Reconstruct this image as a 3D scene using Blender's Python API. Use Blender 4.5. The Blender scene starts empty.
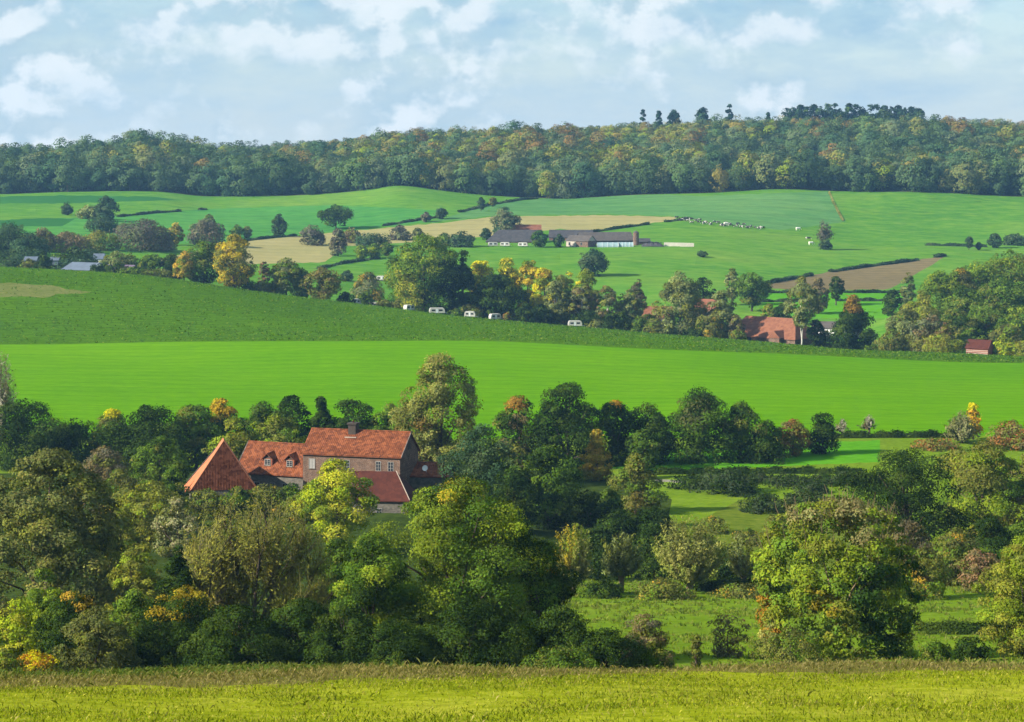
import bpy, math, random
import numpy as np
from mathutils import Vector
from mathutils.geometry import delaunay_2d_cdt

R = math.radians
F = 2309.0            # focal length in pixels of the 1024 px wide frame
VH = 150.0            # row of the eye-level horizon
scene = bpy.context.scene
COL = scene.collection
RNG = np.random.default_rng(7)
random.seed(7)

# ------------------------------------------------------------------ small helpers
def link(o, parent=None):
    COL.objects.link(o)
    if parent is not None:
        o.parent = parent
    return o

def tag(o, label=None, cat=None, group=None, kind=None):
    if label: o['label'] = label
    if cat: o['category'] = cat
    if group: o['group'] = group
    if kind: o['kind'] = kind
    return o

def empty(name, loc, rz=0.0, label=None, cat=None, group=None):
    o = bpy.data.objects.new(name, None)
    o.empty_display_size = 0.5
    o.location = loc
    o.rotation_euler = (0, 0, rz)
    link(o)
    return tag(o, label, cat, group)

class MB:
    """collects polygons and links them as ONE mesh object"""
    def __init__(self):
        self.v = []; self.f = []
    def poly(self, pts):
        n = len(self.v)
        self.v += [tuple(p) for p in pts]
        self.f.append(tuple(range(n, n + len(pts))))
    def box(self, x0, x1, y0, y1, z0, z1):
        n = len(self.v)
        self.v += [(x0, y0, z0), (x1, y0, z0), (x1, y1, z0), (x0, y1, z0),
                   (x0, y0, z1), (x1, y0, z1), (x1, y1, z1), (x0, y1, z1)]
        for q in ((0, 3, 2, 1), (4, 5, 6, 7), (0, 1, 5, 4), (1, 2, 6, 5), (2, 3, 7, 6), (3, 0, 4, 7)):
            self.f.append(tuple(n + k for k in q))
    def tube(self, pts, rads, sides=6, caps=True):
        pts = [Vector(p) for p in pts]
        n0 = len(self.v)
        for i, p in enumerate(pts):
            a = pts[max(i - 1, 0)]; b = pts[min(i + 1, len(pts) - 1)]
            t = (b - a)
            t = t.normalized() if t.length > 1e-6 else Vector((0, 0, 1))
            ref = Vector((1, 0, 0)) if abs(t.x) < 0.8 else Vector((0, 1, 0))
            s = t.cross(ref).normalized(); w = t.cross(s)
            for k in range(sides):
                an = 2 * math.pi * k / sides
                q = p + (s * math.cos(an) + w * math.sin(an)) * rads[i]
                self.v.append((q.x, q.y, q.z))
        for i in range(len(pts) - 1):
            for k in range(sides):
                a = n0 + i * sides + k; b = n0 + i * sides + (k + 1) % sides
                self.f.append((a, b, b + sides, a + sides))
        if caps:
            self.f.append(tuple(n0 + k for k in reversed(range(sides))))
            m = n0 + (len(pts) - 1) * sides
            self.f.append(tuple(m + k for k in range(sides)))
    def prism(self, outline, y0, y1):
        """outline of (x,z) points pulled along y"""
        n = len(self.v); k = len(outline)
        self.v += [(x, y0, z) for x, z in outline] + [(x, y1, z) for x, z in outline]
        self.f.append(tuple(range(n, n + k)))
        self.f.append(tuple(reversed(range(n + k, n + 2 * k))))
        for i in range(k):
            j = (i + 1) % k
            self.f.append((n + i, n + k + i, n + k + j, n + j))
    def build(self, name, mat, parent=None, smooth=False, bevel=0.0):
        me = bpy.data.meshes.new(name)
        me.from_pydata(self.v, [], self.f)
        import bmesh
        bm = bmesh.new(); bm.from_mesh(me)
        bmesh.ops.recalc_face_normals(bm, faces=bm.faces)
        bm.to_mesh(me); bm.free()
        me.materials.append(mat)
        if smooth:
            for p in me.polygons: p.use_smooth = True
        o = bpy.data.objects.new(name, me)
        link(o, parent)
        if bevel:
            m = o.modifiers.new('bevel', 'BEVEL'); m.width = bevel; m.segments = 2; m.limit_method = 'ANGLE'
        return o

# ------------------------------------------------------------------ materials
def new_mat(name):
    m = bpy.data.materials.new(name); m.use_nodes = True
    nt = m.node_tree; nt.nodes.clear()
    out = nt.nodes.new('ShaderNodeOutputMaterial')
    return m, nt, out

def N(nt, typ, **kw):
    n = nt.nodes.new(typ)
    for k, v in kw.items():
        if k in n.inputs: n.inputs[k].default_value = v
        else: setattr(n, k, v)
    return n

def mixc(nt, a, b, fac, blend='MIX'):
    m = nt.nodes.new('ShaderNodeMix'); m.data_type = 'RGBA'; m.blend_type = blend
    for sock, val in ((m.inputs[6], a), (m.inputs[7], b), (m.inputs[0], fac)):
        if hasattr(val, 'is_output'): nt.links.new(val, sock)
        elif isinstance(val, (int, float)): sock.default_value = val
        else: sock.default_value = (*val[:3], 1)
    return m.outputs[2]

def ramp(nt, src, stops):
    r = nt.nodes.new('ShaderNodeValToRGB')
    els = r.color_ramp.elements
    while len(els) < len(stops): els.new(0.5)
    for e, (p, c) in zip(els, stops):
        e.position = p; e.color = (*c[:3], 1) if not isinstance(c, (int, float)) else (c, c, c, 1)
    nt.links.new(src, r.inputs[0])
    return r.outputs[0]

def coords(nt, scale=(1, 1, 1), rot=(0, 0, 0), kind='Object'):
    tc = nt.nodes.new('ShaderNodeTexCoord'); mp = nt.nodes.new('ShaderNodeMapping')
    mp.inputs['Scale'].default_value = scale; mp.inputs['Rotation'].default_value = rot
    nt.links.new(tc.outputs[kind], mp.inputs[0])
    return mp.outputs[0]

def noise(nt, vec, scale, detail=4, rough=0.55):
    n = N(nt, 'ShaderNodeTexNoise', Scale=scale, Detail=detail, Roughness=rough)
    nt.links.new(vec, n.inputs['Vector'])
    return n.outputs[0]

def bsdf(nt, out, col, rough=0.8, spec=0.2, bump=None, bstr=0.3, bdist=0.1):
    p = N(nt, 'ShaderNodeBsdfPrincipled')
    p.inputs['Roughness'].default_value = rough
    p.inputs['Specular IOR Level'].default_value = spec
    if hasattr(col, 'is_output'): nt.links.new(col, p.inputs['Base Color'])
    else: p.inputs['Base Color'].default_value = (*col[:3], 1)
    if bump is not None:
        b = N(nt, 'ShaderNodeBump', Strength=bstr, Distance=bdist)
        nt.links.new(bump, b.inputs['Height']); nt.links.new(b.outputs[0], p.inputs['Normal'])
    nt.links.new(p.outputs[0], out.inputs[0])
    return p

def plain(name, col, rough=0.7, spec=0.3, vary=0.12, scale=3.0):
    m, nt, out = new_mat(name)
    n = noise(nt, coords(nt), scale)
    lo = [c * (1 - vary) for c in col]; hi = [min(1, c * (1 + vary)) for c in col]
    c = ramp(nt, n, [(0.3, lo), (0.7, hi)])
    bsdf(nt, out, c, rough, spec)
    return m

def foliage_mat(name, transl=0.3):
    m, nt, out = new_mat(name)
    at = N(nt, 'ShaderNodeAttribute'); at.attribute_name = 'tint'
    d = N(nt, 'ShaderNodeBsdfDiffuse'); t = N(nt, 'ShaderNodeBsdfTranslucent')
    nt.links.new(at.outputs[0], d.inputs[0])
    c = mixc(nt, at.outputs[0], (1.25, 1.3, 0.5), 1.0, 'MULTIPLY')
    nt.links.new(c, t.inputs[0])
    mx = N(nt, 'ShaderNodeMixShader'); mx.inputs[0].default_value = transl
    nt.links.new(d.outputs[0], mx.inputs[1]); nt.links.new(t.outputs[0], mx.inputs[2])
    nt.links.new(mx.outputs[0], out.inputs[0])
    return m

def ground_mat(name, cols, fine=1.5, broad=0.02, rot=0.0, stretch=1.0, fine_amt=0.5, stripes=None, bumpd=0.15, bstr=0.6):
    """cols = (dark, mid, light) grass or soil colours; three scales of real colour variation"""
    m, nt, out = new_mat(name)
    v = coords(nt, (1, 1, 1))
    vs = coords(nt, (1, stretch, 1), (0, 0, rot))
    nb = noise(nt, v, broad, 5, 0.6)
    nm = noise(nt, vs, broad * 7, 5, 0.6)
    nf = noise(nt, vs, fine, 4, 0.65)
    a = ramp(nt, nb, [(0.34, cols[0]), (0.5, cols[1]), (0.66, cols[2])])
    b = ramp(nt, nm, [(0.3, cols[0]), (0.5, cols[1]), (0.7, cols[2])])
    c = ramp(nt, nf, [(0.32, [x * 0.62 for x in cols[0]]), (0.5, cols[1]), (0.68, [x * 1.15 for x in cols[2]])])
    col = mixc(nt, mixc(nt, a, b, 0.45), c, fine_amt)
    if stripes:
        per, ang, amt = stripes
        sv = coords(nt, (1, 1, 1), (0, 0, ang))
        w = N(nt, 'ShaderNodeTexWave', Scale=1.0 / per * 0.31, Distortion=1.2, Detail=2.0)
        w.inputs['Detail Scale'].default_value = 0.6
        nt.links.new(sv, w.inputs[0])
        sc = ramp(nt, w.outputs[0], [(0.0, [1 - amt] * 3), (0.25, [1, 1, 1]), (1.0, [1, 1, 1])])
        col = mixc(nt, col, sc, 1.0, 'MULTIPLY')
    bsdf(nt, out, col, 1.0, 0.0, nf, bstr, bumpd)
    return m

M = {}
M['leaf'] = foliage_mat('leaf_surface', 0.22)
M['blade'] = foliage_mat('grass_blade', 0.35)
M['bark'] = plain('bark_brown', (0.075, 0.055, 0.04), 0.9, 0.1, 0.35, 4)
M['bark_grey'] = plain('bark_grey', (0.16, 0.135, 0.10), 0.9, 0.1, 0.35, 4)
M['birch'] = plain('bark_birch', (0.36, 0.34, 0.30), 0.8, 0.1, 0.3, 1.2)
M['willow_twig'] = plain('bark_willow_shoot', (0.17, 0.155, 0.05), 0.9, 0.1, 0.25, 2)
M['twig'] = plain('bark_twig', (0.17, 0.125, 0.07), 0.9, 0.1, 0.3, 2)

# ------------------------------------------------------------------ the terrain
UG = np.arange(-800, 1825, 8.0)
def smooth(a, s=22.0):
    k = np.arange(-10, 11) * 8.0
    w = np.exp(-0.5 * (k / s) ** 2); w /= w.sum()
    return np.convolve(np.pad(a, 10, mode='edge'), w, mode='valid')
def line(pts, s=22.0):
    p = np.array(pts, float)
    return smooth(np.interp(UG, p[:, 0], p[:, 1]), s)
def const(c): return np.full_like(UG, float(c))

CREST_D = line([(0, 800), (500, 800), (600, 790), (700, 780), (800, 760), (850, 750), (950, 722), (1024, 706)])
CREST_V = line([(-200, 258), (0, 266), (150, 277), (250, 292), (330, 304), (430, 314), (500, 319), (600, 327), (700, 335), (800, 345), (850, 351), (950, 356), (1024, 360)])
EDGE_V = line([(0, 194), (165, 190), (200, 197), (300, 196), (360, 193), (400, 184), (430, 189), (500, 196), (560, 198), (700, 193), (780, 188), (860, 191), (950, 194), (1024, 198)], 14)
SKY_T = line([(0, 137), (170, 136), (260, 132), (320, 130), (370, 123), (450, 120), (560, 118), (650, 115), (690, 113), (780, 111), (920, 111), (1024, 114)])
BACK_V = line([(0, 342), (300, 341), (500, 345), (700, 351), (850, 357), (1024, 363)])
def vz(d, v): return d * (VH - v) / F

CT = []   # (depth per column, height per column)
def cz(d, z): CT.append((const(d), const(z)))
def cv(d, v):
    dd = const(d) if np.isscalar(d) else d
    vv = const(v) if np.isscalar(v) else v
    CT.append((dd, vz(dd, vv)))
cz(-3000, 8); cz(-60, 6); cz(0, -1.7); cz(12, -4.0)
cv(29, 724)
cv(40, 688)
cv(50, line([(0, 677), (300, 674), (700, 671), (1024, 669)]))
cv(58, 681)
cz(78, -20.5); cz(105, -27.5); cz(145, -34.8)
cv(172, line([(0, 668), (500, 668), (1024, 666)]))
cv(192, 654)
cv(230, 620)
cv(268, line([(0, 585), (450, 585), (600, 592), (1024, 592)]))
cv(300, line([(0, 545), (450, 545), (600, 563), (1024, 563)]))
cv(340, line([(0, 503), (450, 503), (580, 522), (700, 520), (1024, 524)]))
cv(380, line([(0, 478), (450, 478), (600, 487), (1024, 487)]))
cv(412, 464)
cv(450, 437)
cv(650, BACK_V)
CT.append((CREST_D, vz(CREST_D, CREST_V)))
CT.append((CREST_D + 45, vz(CREST_D + 45, CREST_V + 1.5)))
cv(900, line([(0, 272), (150, 281), (250, 292), (330, 302), (430, 308), (500, 312), (600, 318), (700, 322), (800, 325), (850, 328), (1024, 330)]))
cv(1000, line([(0, 250), (150, 262), (250, 272), (330, 276), (430, 285), (500, 288), (700, 288), (850, 293), (1024, 300)]))
cv(1100, line([(0, 236), (150, 246), (250, 254), (330, 256), (430, 258), (500, 261), (650, 263), (760, 268), (850, 275), (1024, 280)]))
cv(1180, line([(0, 228), (150, 236), (250, 240), (330, 243), (430, 245), (500, 247), (690, 246), (850, 258), (1024, 262)]))
cv(1300, line([(0, 213), (150, 220), (250, 224), (330, 226), (430, 222), (500, 222), (690, 224), (850, 238), (1024, 240)]))
cv(1500, EDGE_V)
cv(1620, EDGE_V - 15)
cv(1900, SKY_T + line([(0, 36), (300, 34), (700, 29), (1024, 29)]))
cv(2150, SKY_T + 38)
cv(2800, 157); cz(12000, -10)
TD = np.array([c[0] for c in CT]); TZ = np.array([c[1] for c in CT])
_h = np.diff(TD, axis=0); _s = np.diff(TZ, axis=0) / _h
TM = np.zeros_like(TD)                      # monotone cubic slopes
w1 = 2 * _h[1:] + _h[:-1]; w2 = _h[1:] + 2 * _h[:-1]
same = (_s[:-1] * _s[1:]) > 0
with np.errstate(divide='ignore', invalid='ignore'):
    hm = (w1 + w2) / (w1 / _s[:-1] + w2 / _s[1:])
TM[1:-1] = np.where(same, hm, 0)
TM[0] = _s[0]; TM[-1] = _s[-1]

def ground(x, y):
    x = np.atleast_1d(np.asarray(x, float)); y = np.atleast_1d(np.asarray(y, float))
    u = np.clip(512 + F * x / np.maximum(y, 4.0), -790, 1810)
    fi = (u - UG[0]) / 8.0; i = np.clip(fi.astype(int), 0, len(UG) - 2); fr = fi - i
    D = TD[:, i] * (1 - fr) + TD[:, i + 1] * fr
    Z = TZ[:, i] * (1 - fr) + TZ[:, i + 1] * fr
    S = TM[:, i] * (1 - fr) + TM[:, i + 1] * fr
    k = np.clip((D <= y).sum(0) - 1, 0, len(CT) - 2)
    c = np.arange(len(x))
    h = D[k + 1, c] - D[k, c]; t = np.clip((y - D[k, c]) / h, 0, 1)
    z = ((2 * t**3 - 3 * t**2 + 1) * Z[k, c] + (t**3 - 2 * t**2 + t) * h * S[k, c]
         + (-2 * t**3 + 3 * t**2) * Z[k + 1, c] + (t**3 - t**2) * h * S[k + 1, c])
    # wooded knoll, and gentle unevenness
    kx = (1075 - 512) / F * 850
    z = z + 24 * np.exp(-((x - kx) / 55) ** 2 - ((y - 855) / 62) ** 2)
    a = np.clip((y - 100) / 500, 0, 1)
    z = z + a * (0.45 * np.sin(x * 0.031 + y * 0.011 + 1) + 0.35 * np.sin(x * 0.013 - y * 0.027) + 0.25 * np.sin(x * 0.07 + 2) * np.sin(y * 0.06))
    fw = np.clip((y - 1515) / 90, 0, 1) * np.clip((1860 - y) / 160, 0, 1)          # spurs and folds under the ridge forest
    z = z + fw * (5.5 * np.sin(x * .021 + .6 + .004 * (y - 1500)) + 3.0 * np.sin(x * .047 + 2.2 - .006 * (y - 1500)))
    z = z + np.clip((y - 5) / 20, 0, 1) * np.clip((300 - y) / 100, 0, 1) * (0.07 * np.sin(x * 0.55 + y * 0.2) + 0.06 * np.sin(y * 0.7 - x * 0.23))
    return z
def gz(x, y): return float(ground(x, y)[0])
def px(u, d): return (u - 512) / F * d
def at(u, d, dz=0.0):
    x = px(u, d); return Vector((x, d, gz(x, d) + dz))
def pt(u, v, d): return Vector((px(u, d), d, vz(d, v)))
def hit(u, v, lo=20.0, hi=2200.0):
    d = np.linspace(lo, hi, 900); z = ground(px(u, d), d)
    vv = VH - F * z / d
    ok = np.nonzero(vv <= v)[0]
    if len(ok) == 0: k = int(np.argmin(vv)); return float(d[k])
    k = ok[0]
    if k == 0: return float(d[0])
    t = (vv[k - 1] - v) / max(vv[k - 1] - vv[k], 1e-6)
    return float(d[k - 1] + t * (d[k] - d[k - 1]))
def hitp(u, v, lo=20.0, hi=2200.0):
    return at(u, hit(u, v, lo, hi))
def dens(pts, step=10.0, close=False):
    out = []; n = len(pts)
    for i in range(n if close else n - 1):
        a = pts[i]; b = pts[(i + 1) % n]
        k = max(1, int(math.hypot(b[0] - a[0], b[1] - a[1]) / step))
        out += [(a[0] + (b[0] - a[0]) * j / k, a[1] + (b[1] - a[1]) * j / k) for j in range(k)]
    if not close: out.append(pts[-1])
    return out

# fields drawn as outlines on the land: (key, outline of (u,v), nearest depth to search)
FIELDS = [
 ('stubble', [(160, 259), (245, 241), (330, 233), (440, 223), (490, 217), (600, 215), (676, 217), (676, 219.5), (640, 225), (600, 231), (560, 229), (480, 237), (420, 242), (345, 246), (325, 262), (260, 264), (160, 265)], 950),
 ('plough', [(752, 286), (822, 273), (900, 262), (946, 256), (932, 265), (912, 276), (890, 289), (840, 290), (780, 289)], 950),
 ('upland', [(430, 222.5), (490, 203.5), (560, 197.5), (632, 194), (700, 196), (830, 191), (845, 222), (780, 230), (690, 219), (676, 216), (600, 214), (490, 216)], 1000),
 ('lush', [(-60, 222), (120, 216), (200, 209), (330, 205), (440, 210), (430, 222), (330, 232), (245, 239), (160, 246), (-60, 246)], 950),
 ('croft', [(765, 293), (905, 291), (905, 318), (760, 318)], 800),
 ('deep', [(-60, 203), (60, 203.5), (180, 200), (150, 196.5), (60, 195.5), (-60, 197)], 1000),  # shadow lying across the meadow, painted as a darker strip
 ('deep', [(-60, 223), (40, 218), (75, 219), (62, 226), (-60, 227)], 950),  # second painted shadow strip, lower on the slope
 ('bank', [(690, 545), (700, 520), (740, 500), (840, 498), (900, 505), (880, 560), (760, 575)], 240),
 ('lawn', [(570, 462), (640, 452), (740, 446), (880, 440), (880, 462), (640, 472)], 380),
 ('trodden', [(-20, 284), (10, 282.5), (30, 285), (52, 285), (66, 289), (92, 292), (80, 294), (58, 294), (44, 298), (20, 296), (-20, 298)], 660),
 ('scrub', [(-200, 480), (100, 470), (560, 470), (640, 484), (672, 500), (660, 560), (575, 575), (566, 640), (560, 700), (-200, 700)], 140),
 ('path', [(655, 479), (692, 481), (692, 483.2), (655, 481.5)], 360),
]
# ------------------------------------------------------------------ land surfaces, cut along the field boundaries
M['meadow'] = ground_mat('meadow_turf', ((0.10, 0.125, 0.006), (0.175, 0.205, 0.008), (0.29, 0.28, 0.035)), 3.0, 0.30, 0.1, 1.0, 0.4, None, 0.08)
M['margin'] = ground_mat('dry_margin', ((0.07, 0.065, 0.018), (0.11, 0.10, 0.026), (0.155, 0.135, 0.04)), 4.0, 0.15, 0, 1.0, 0.5, None, 0.1)
M['vale'] = ground_mat('vale_grass', ((0.060, 0.100, 0.006), (0.098, 0.165, 0.008), (0.16, 0.20, 0.02)), 0.9, 0.045, 0.1, 2.0, 0.45, None, 0.3)
M['bright'] = ground_mat('winter_cereal', ((0.050, 0.150, 0.0001), (0.070, 0.186, 0.0002), (0.104, 0.226, 0.0003)), 0.3, 0.006, 0.03, 3.5, 0.3, (8.0, R(93), 0.10), 0.1)
M['crop'] = ground_mat('root_crop', ((0.027, 0.077, 0.0015), (0.048, 0.115, 0.002), (0.074, 0.145, 0.004)), 0.22, 0.014, 0.0, 3.5, 0.55, (4.2, R(84), 0.2), 0.4)
M['far'] = ground_mat('far_pasture', ((0.028, 0.112, 0.014), (0.066, 0.174, 0.015), (0.135, 0.21, 0.028)), 0.10, 0.009, 0.35, 1.8, 0.35, None, 0.3)  # blue in this green stands in for distance haze
M['lush'] = ground_mat('lush_pasture', ((0.030, 0.135, 0.026), (0.052, 0.182, 0.030), (0.092, 0.215, 0.036)), 0.10, 0.008, 0.1, 1.8, 0.3, (30, R(80), 0.12), 0.3)  # haze tint mixed into the grass colour here as well
M['upland'] = ground_mat('upland_grass', ((0.040, 0.128, 0.036), (0.066, 0.168, 0.045), (0.108, 0.20, 0.056)), 0.10, 0.008, 0.0, 1.8, 0.3, (34, R(96), 0.12), 0.3)  # bluish cast painted in as haze over the upper slope
M['croft'] = ground_mat('croft_grass', ((0.05, 0.18, 0.008), (0.065, 0.215, 0.009), (0.085, 0.235, 0.012)), 0.2, 0.012, 0.0, 3.0, 0.3, None, 0.2)
M['deep'] = ground_mat('painted_shadow_green', ((0.018, 0.085, 0.018), (0.024, 0.10, 0.02), (0.032, 0.12, 0.022)), 0.2, 0.01, 0.0, 3.0, 0.3, None, 0.2)  # darker green imitates shadow on the grass
M['stubble'] = ground_mat('stubble_soil', ((0.19, 0.185, 0.065), (0.25, 0.22, 0.09), (0.30, 0.255, 0.12)), 0.2, 0.009, 0.2, 4.0, 0.35, (20, R(78), 0.12), 0.2)
M['plough'] = ground_mat('ploughed_soil', ((0.10, 0.079, 0.038), (0.142, 0.110, 0.052), (0.185, 0.145, 0.075)), 0.2, 0.012, 0.2, 4.0, 0.4, (9, R(80), 0.2), 0.4)
M['bank'] = ground_mat('bank_grass', ((0.045, 0.075, 0.008), (0.08, 0.115, 0.010), (0.14, 0.15, 0.022)), 0.7, 0.05, 0.6, 2.0, 0.45, None, 0.3)
M['lawn'] = ground_mat('garden_lawn', ((0.04, 0.15, 0.006), (0.06, 0.20, 0.007), (0.085, 0.23, 0.01)), 0.5, 0.03, 0.0, 2.0, 0.35, None, 0.15)
M['trodden'] = ground_mat('trodden_ground', ((0.05, 0.09, 0.010), (0.11, 0.125, 0.03), (0.18, 0.17, 0.065)), 0.5, 0.03, 0.0, 3.0, 0.5, None, 0.2)
M['path'] = ground_mat('gravel_track', ((0.16, 0.15, 0.11), (0.21, 0.195, 0.15), (0.26, 0.24, 0.19)), 0.8, 0.05, 0.0, 1.0, 0.4, None, 0.1)
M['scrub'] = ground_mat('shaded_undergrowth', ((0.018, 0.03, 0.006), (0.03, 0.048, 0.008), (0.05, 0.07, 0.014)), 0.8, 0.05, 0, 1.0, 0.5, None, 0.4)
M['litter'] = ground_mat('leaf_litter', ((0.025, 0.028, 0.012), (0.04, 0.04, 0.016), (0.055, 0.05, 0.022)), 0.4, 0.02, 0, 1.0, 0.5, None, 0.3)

def q_of(d): return 230 * math.log(d / 20) if d >= 20 else (d - 20) * 4.0
def d_of(q): return np.where(q >= 0, 20 * np.exp(np.maximum(q, 0) / 230), 20 + q / 4.0)

rows = list(np.arange(20, 60, 1.0)) + list(np.arange(60, 150, 5.0)) + list(np.arange(150, 450, 6.0)) + list(np.arange(450, 800, 7.0)) + list(np.arange(800, 1520, 11.0)) + list(np.arange(1520, 2200, 30.0)) + [2300, 2600, 3200, 4500, 7000, 11000]
rows = [-70, -40, -20, -5, 4, 9, 13, 17] + rows
cols = list(np.arange(-760, -100, 40.0)) + list(np.arange(-100, 1125, 15.0)) + list(np.arange(1160, 1790, 40.0))
MARG_V = line([(0, 689), (250, 684), (480, 677), (700, 672), (1024, 671)], 12)
MARG_D = np.array([hit(float(u), float(v), 21, 50) for u, v in zip(np.clip(UG, -60, 1084), MARG_V)])
MARG_D = MARG_D + 0.4 * np.sin(UG * 0.021) + 0.25 * np.sin(UG * 0.057)
BANDS = [('meadow', MARG_D), ('margin', const(60)), ('vale', const(447)), ('bright', const(650)), ('crop', CREST_D + 12), ('far', const(1500)), ('litter', const(2400)), ('far', const(1e6))]
cdt_v = []; cdt_e = []
for d in rows:
    q = q_of(d)
    for u in cols: cdt_v.append(Vector((u + random.uniform(-2, 2) * (abs(u) < 700), q + random.uniform(-.05, .05))))
for key, dd in BANDS[:-1]:
    n0 = len(cdt_v); us = np.arange(-759, 1790, 9.0)
    for u in us: cdt_v.append(Vector((float(u), q_of(float(np.interp(u, UG, dd))))))
    cdt_e += [(n0 + i, n0 + i + 1) for i in range(len(us) - 1)]
FPOLY = []
for key, out, lo in FIELDS:
    n0 = len(cdt_v); pp = []
    for (u, v) in dens(out, 7, True):
        pp.append((u, q_of(hit(u + random.uniform(-1, 1), v + 0.25 * math.sin(u * 0.4) + random.uniform(-.35, .35), lo, 1499))))
    for p in pp: cdt_v.append(Vector(p))
    k = len(pp); cdt_e += [(n0 + i, n0 + (i + 1) % k) for i in range(k)]
    FPOLY.append((key, np.array(pp)))
vo, eo, fo, _, _, _ = delaunay_2d_cdt(cdt_v, cdt_e, [], 0, 1e-5)
vo = np.array([(p.x, p.y) for p in vo]); tri = np.array([f for f in fo if len(f) == 3])
cen = vo[tri].mean(1)
def inside(poly, P):
    x, y = P[:, 0], P[:, 1]; r = np.zeros(len(P), bool); n = len(poly)
    for i in range(n):
        x1, y1 = poly[i]; x2, y2 = poly[(i + 1) % n]
        if y1 == y2: continue
        r ^= ((y1 > y) != (y2 > y)) & (x < (x2 - x1) * (y - y1) / (y2 - y1) + x1)
    return r
cls = np.full(len(cen), -1)
keys = [b[0] for b in BANDS] + [f[0] for f in FPOLY]
for i in reversed(range(len(BANDS))):
    qd = np.array([q_of(float(x)) for x in BANDS[i][1]])
    cls[cen[:, 1] <= np.interp(cen[:, 0], UG, qd)] = i
for j, (key, poly) in enumerate(FPOLY): cls[inside(poly, cen)] = len(BANDS) + j
dd_ = d_of(vo[:, 1]); xx_ = (vo[:, 0] - 512) / F * np.maximum(dd_, 20)
zz_ = ground(xx_, dd_)
LAND = {'meadow': ('meadow', 'sunlit yellow green grass slope along the bottom'), 'margin': ('field_margin', 'dry straw coloured strip at the edge of the meadow'),
 'vale': ('valley_pasture', 'rough green pasture on the valley floor among the trees'), 'bright': ('cereal_field', 'vivid green field of young cereal'),
 'crop': ('root_crop_field', 'darker green field of leafy crop above the bright cereal field'), 'far': ('pasture', 'green pasture rising towards the wooded ridge'),
 'litter': ('forest_floor', 'dark ground under the ridge forest'), 'stubble': ('stubble_field', 'beige stubble field below the upper meadows'),
 'plough': ('ploughed_field', 'brown ploughed field beside the long hedge'), 'upland': ('upland_meadow', 'pale green meadow under the forest edge'),
 'lush': ('lush_meadow', 'bright bluish green meadow above the stubble'), 'croft': ('croft', 'small bright green paddocks under the ploughed field'),
 'deep': ('painted_shadow_strip', 'shadow painted in darker green across the upper meadow'), 'bank': ('grass_bank', 'sloping bank of yellowish grass'),
 'lawn': ('lawn', 'narrow bright lawn between the hedges'), 'trodden': ('bare_patch', 'pale worn patch in the leafy crop'), 'scrub': ('undergrowth', 'dark rough ground under the trees and bushes'), 'path': ('path', 'pale gravel track between hedges')}
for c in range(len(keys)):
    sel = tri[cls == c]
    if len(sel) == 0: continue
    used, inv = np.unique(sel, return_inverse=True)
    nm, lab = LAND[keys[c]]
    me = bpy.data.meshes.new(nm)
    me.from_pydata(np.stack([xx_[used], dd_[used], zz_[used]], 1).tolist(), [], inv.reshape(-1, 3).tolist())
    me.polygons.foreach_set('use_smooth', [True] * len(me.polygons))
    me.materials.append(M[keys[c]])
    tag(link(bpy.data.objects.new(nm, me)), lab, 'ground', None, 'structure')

# ------------------------------------------------------------------ quads in bulk: leaves and grass
def quad_mesh(name, co, tint, mat, sides=4):
    n = len(co); me = bpy.data.meshes.new(name)
    me.vertices.add(sides * n); me.vertices.foreach_set('co', co.reshape(-1).astype(np.float32))
    me.loops.add(sides * n); me.loops.foreach_set('vertex_index', np.arange(sides * n, dtype=np.int32))
    me.polygons.add(n); me.polygons.foreach_set('loop_start', np.arange(0, sides * n, sides, dtype=np.int32))
    me.update(calc_edges=True)
    a = me.attributes.new('tint', 'FLOAT_COLOR', 'FACE')
    a.data.foreach_set('color', np.concatenate([np.clip(tint, 0, 1), np.ones((n, 1))], 1).reshape(-1).astype(np.float32))
    me.materials.append(mat)
    return me

def unit(a): return a / np.maximum(np.linalg.norm(a, axis=1, keepdims=True), 1e-9)

def cards(c, nrm, size, rng, axis=None, longer=1.0):
    """leaf shaped four-cornered faces at c, facing nrm"""
    n = len(c)
    ref = axis if axis is not None else rng.normal(size=(n, 3))
    t1 = unit(ref - (ref * nrm).sum(1, keepdims=True) * nrm)
    t2 = np.cross(nrm, t1)
    s = size[:, None]
    bend = nrm * s * rng.uniform(-.25, .25, (n, 1))
    k = rng.uniform(.35, .75, (n, 1))
    return np.stack([c - t1 * s * longer, c + t2 * s * k + bend, c + t1 * s * longer, c - t2 * s * k + bend], 1)

def pick(pal, n, rng):
    cols_ = np.array([p[0] for p in pal], float); w = np.array([p[1] for p in pal], float)
    return cols_[rng.choice(len(pal), n, p=w / w.sum())]

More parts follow.
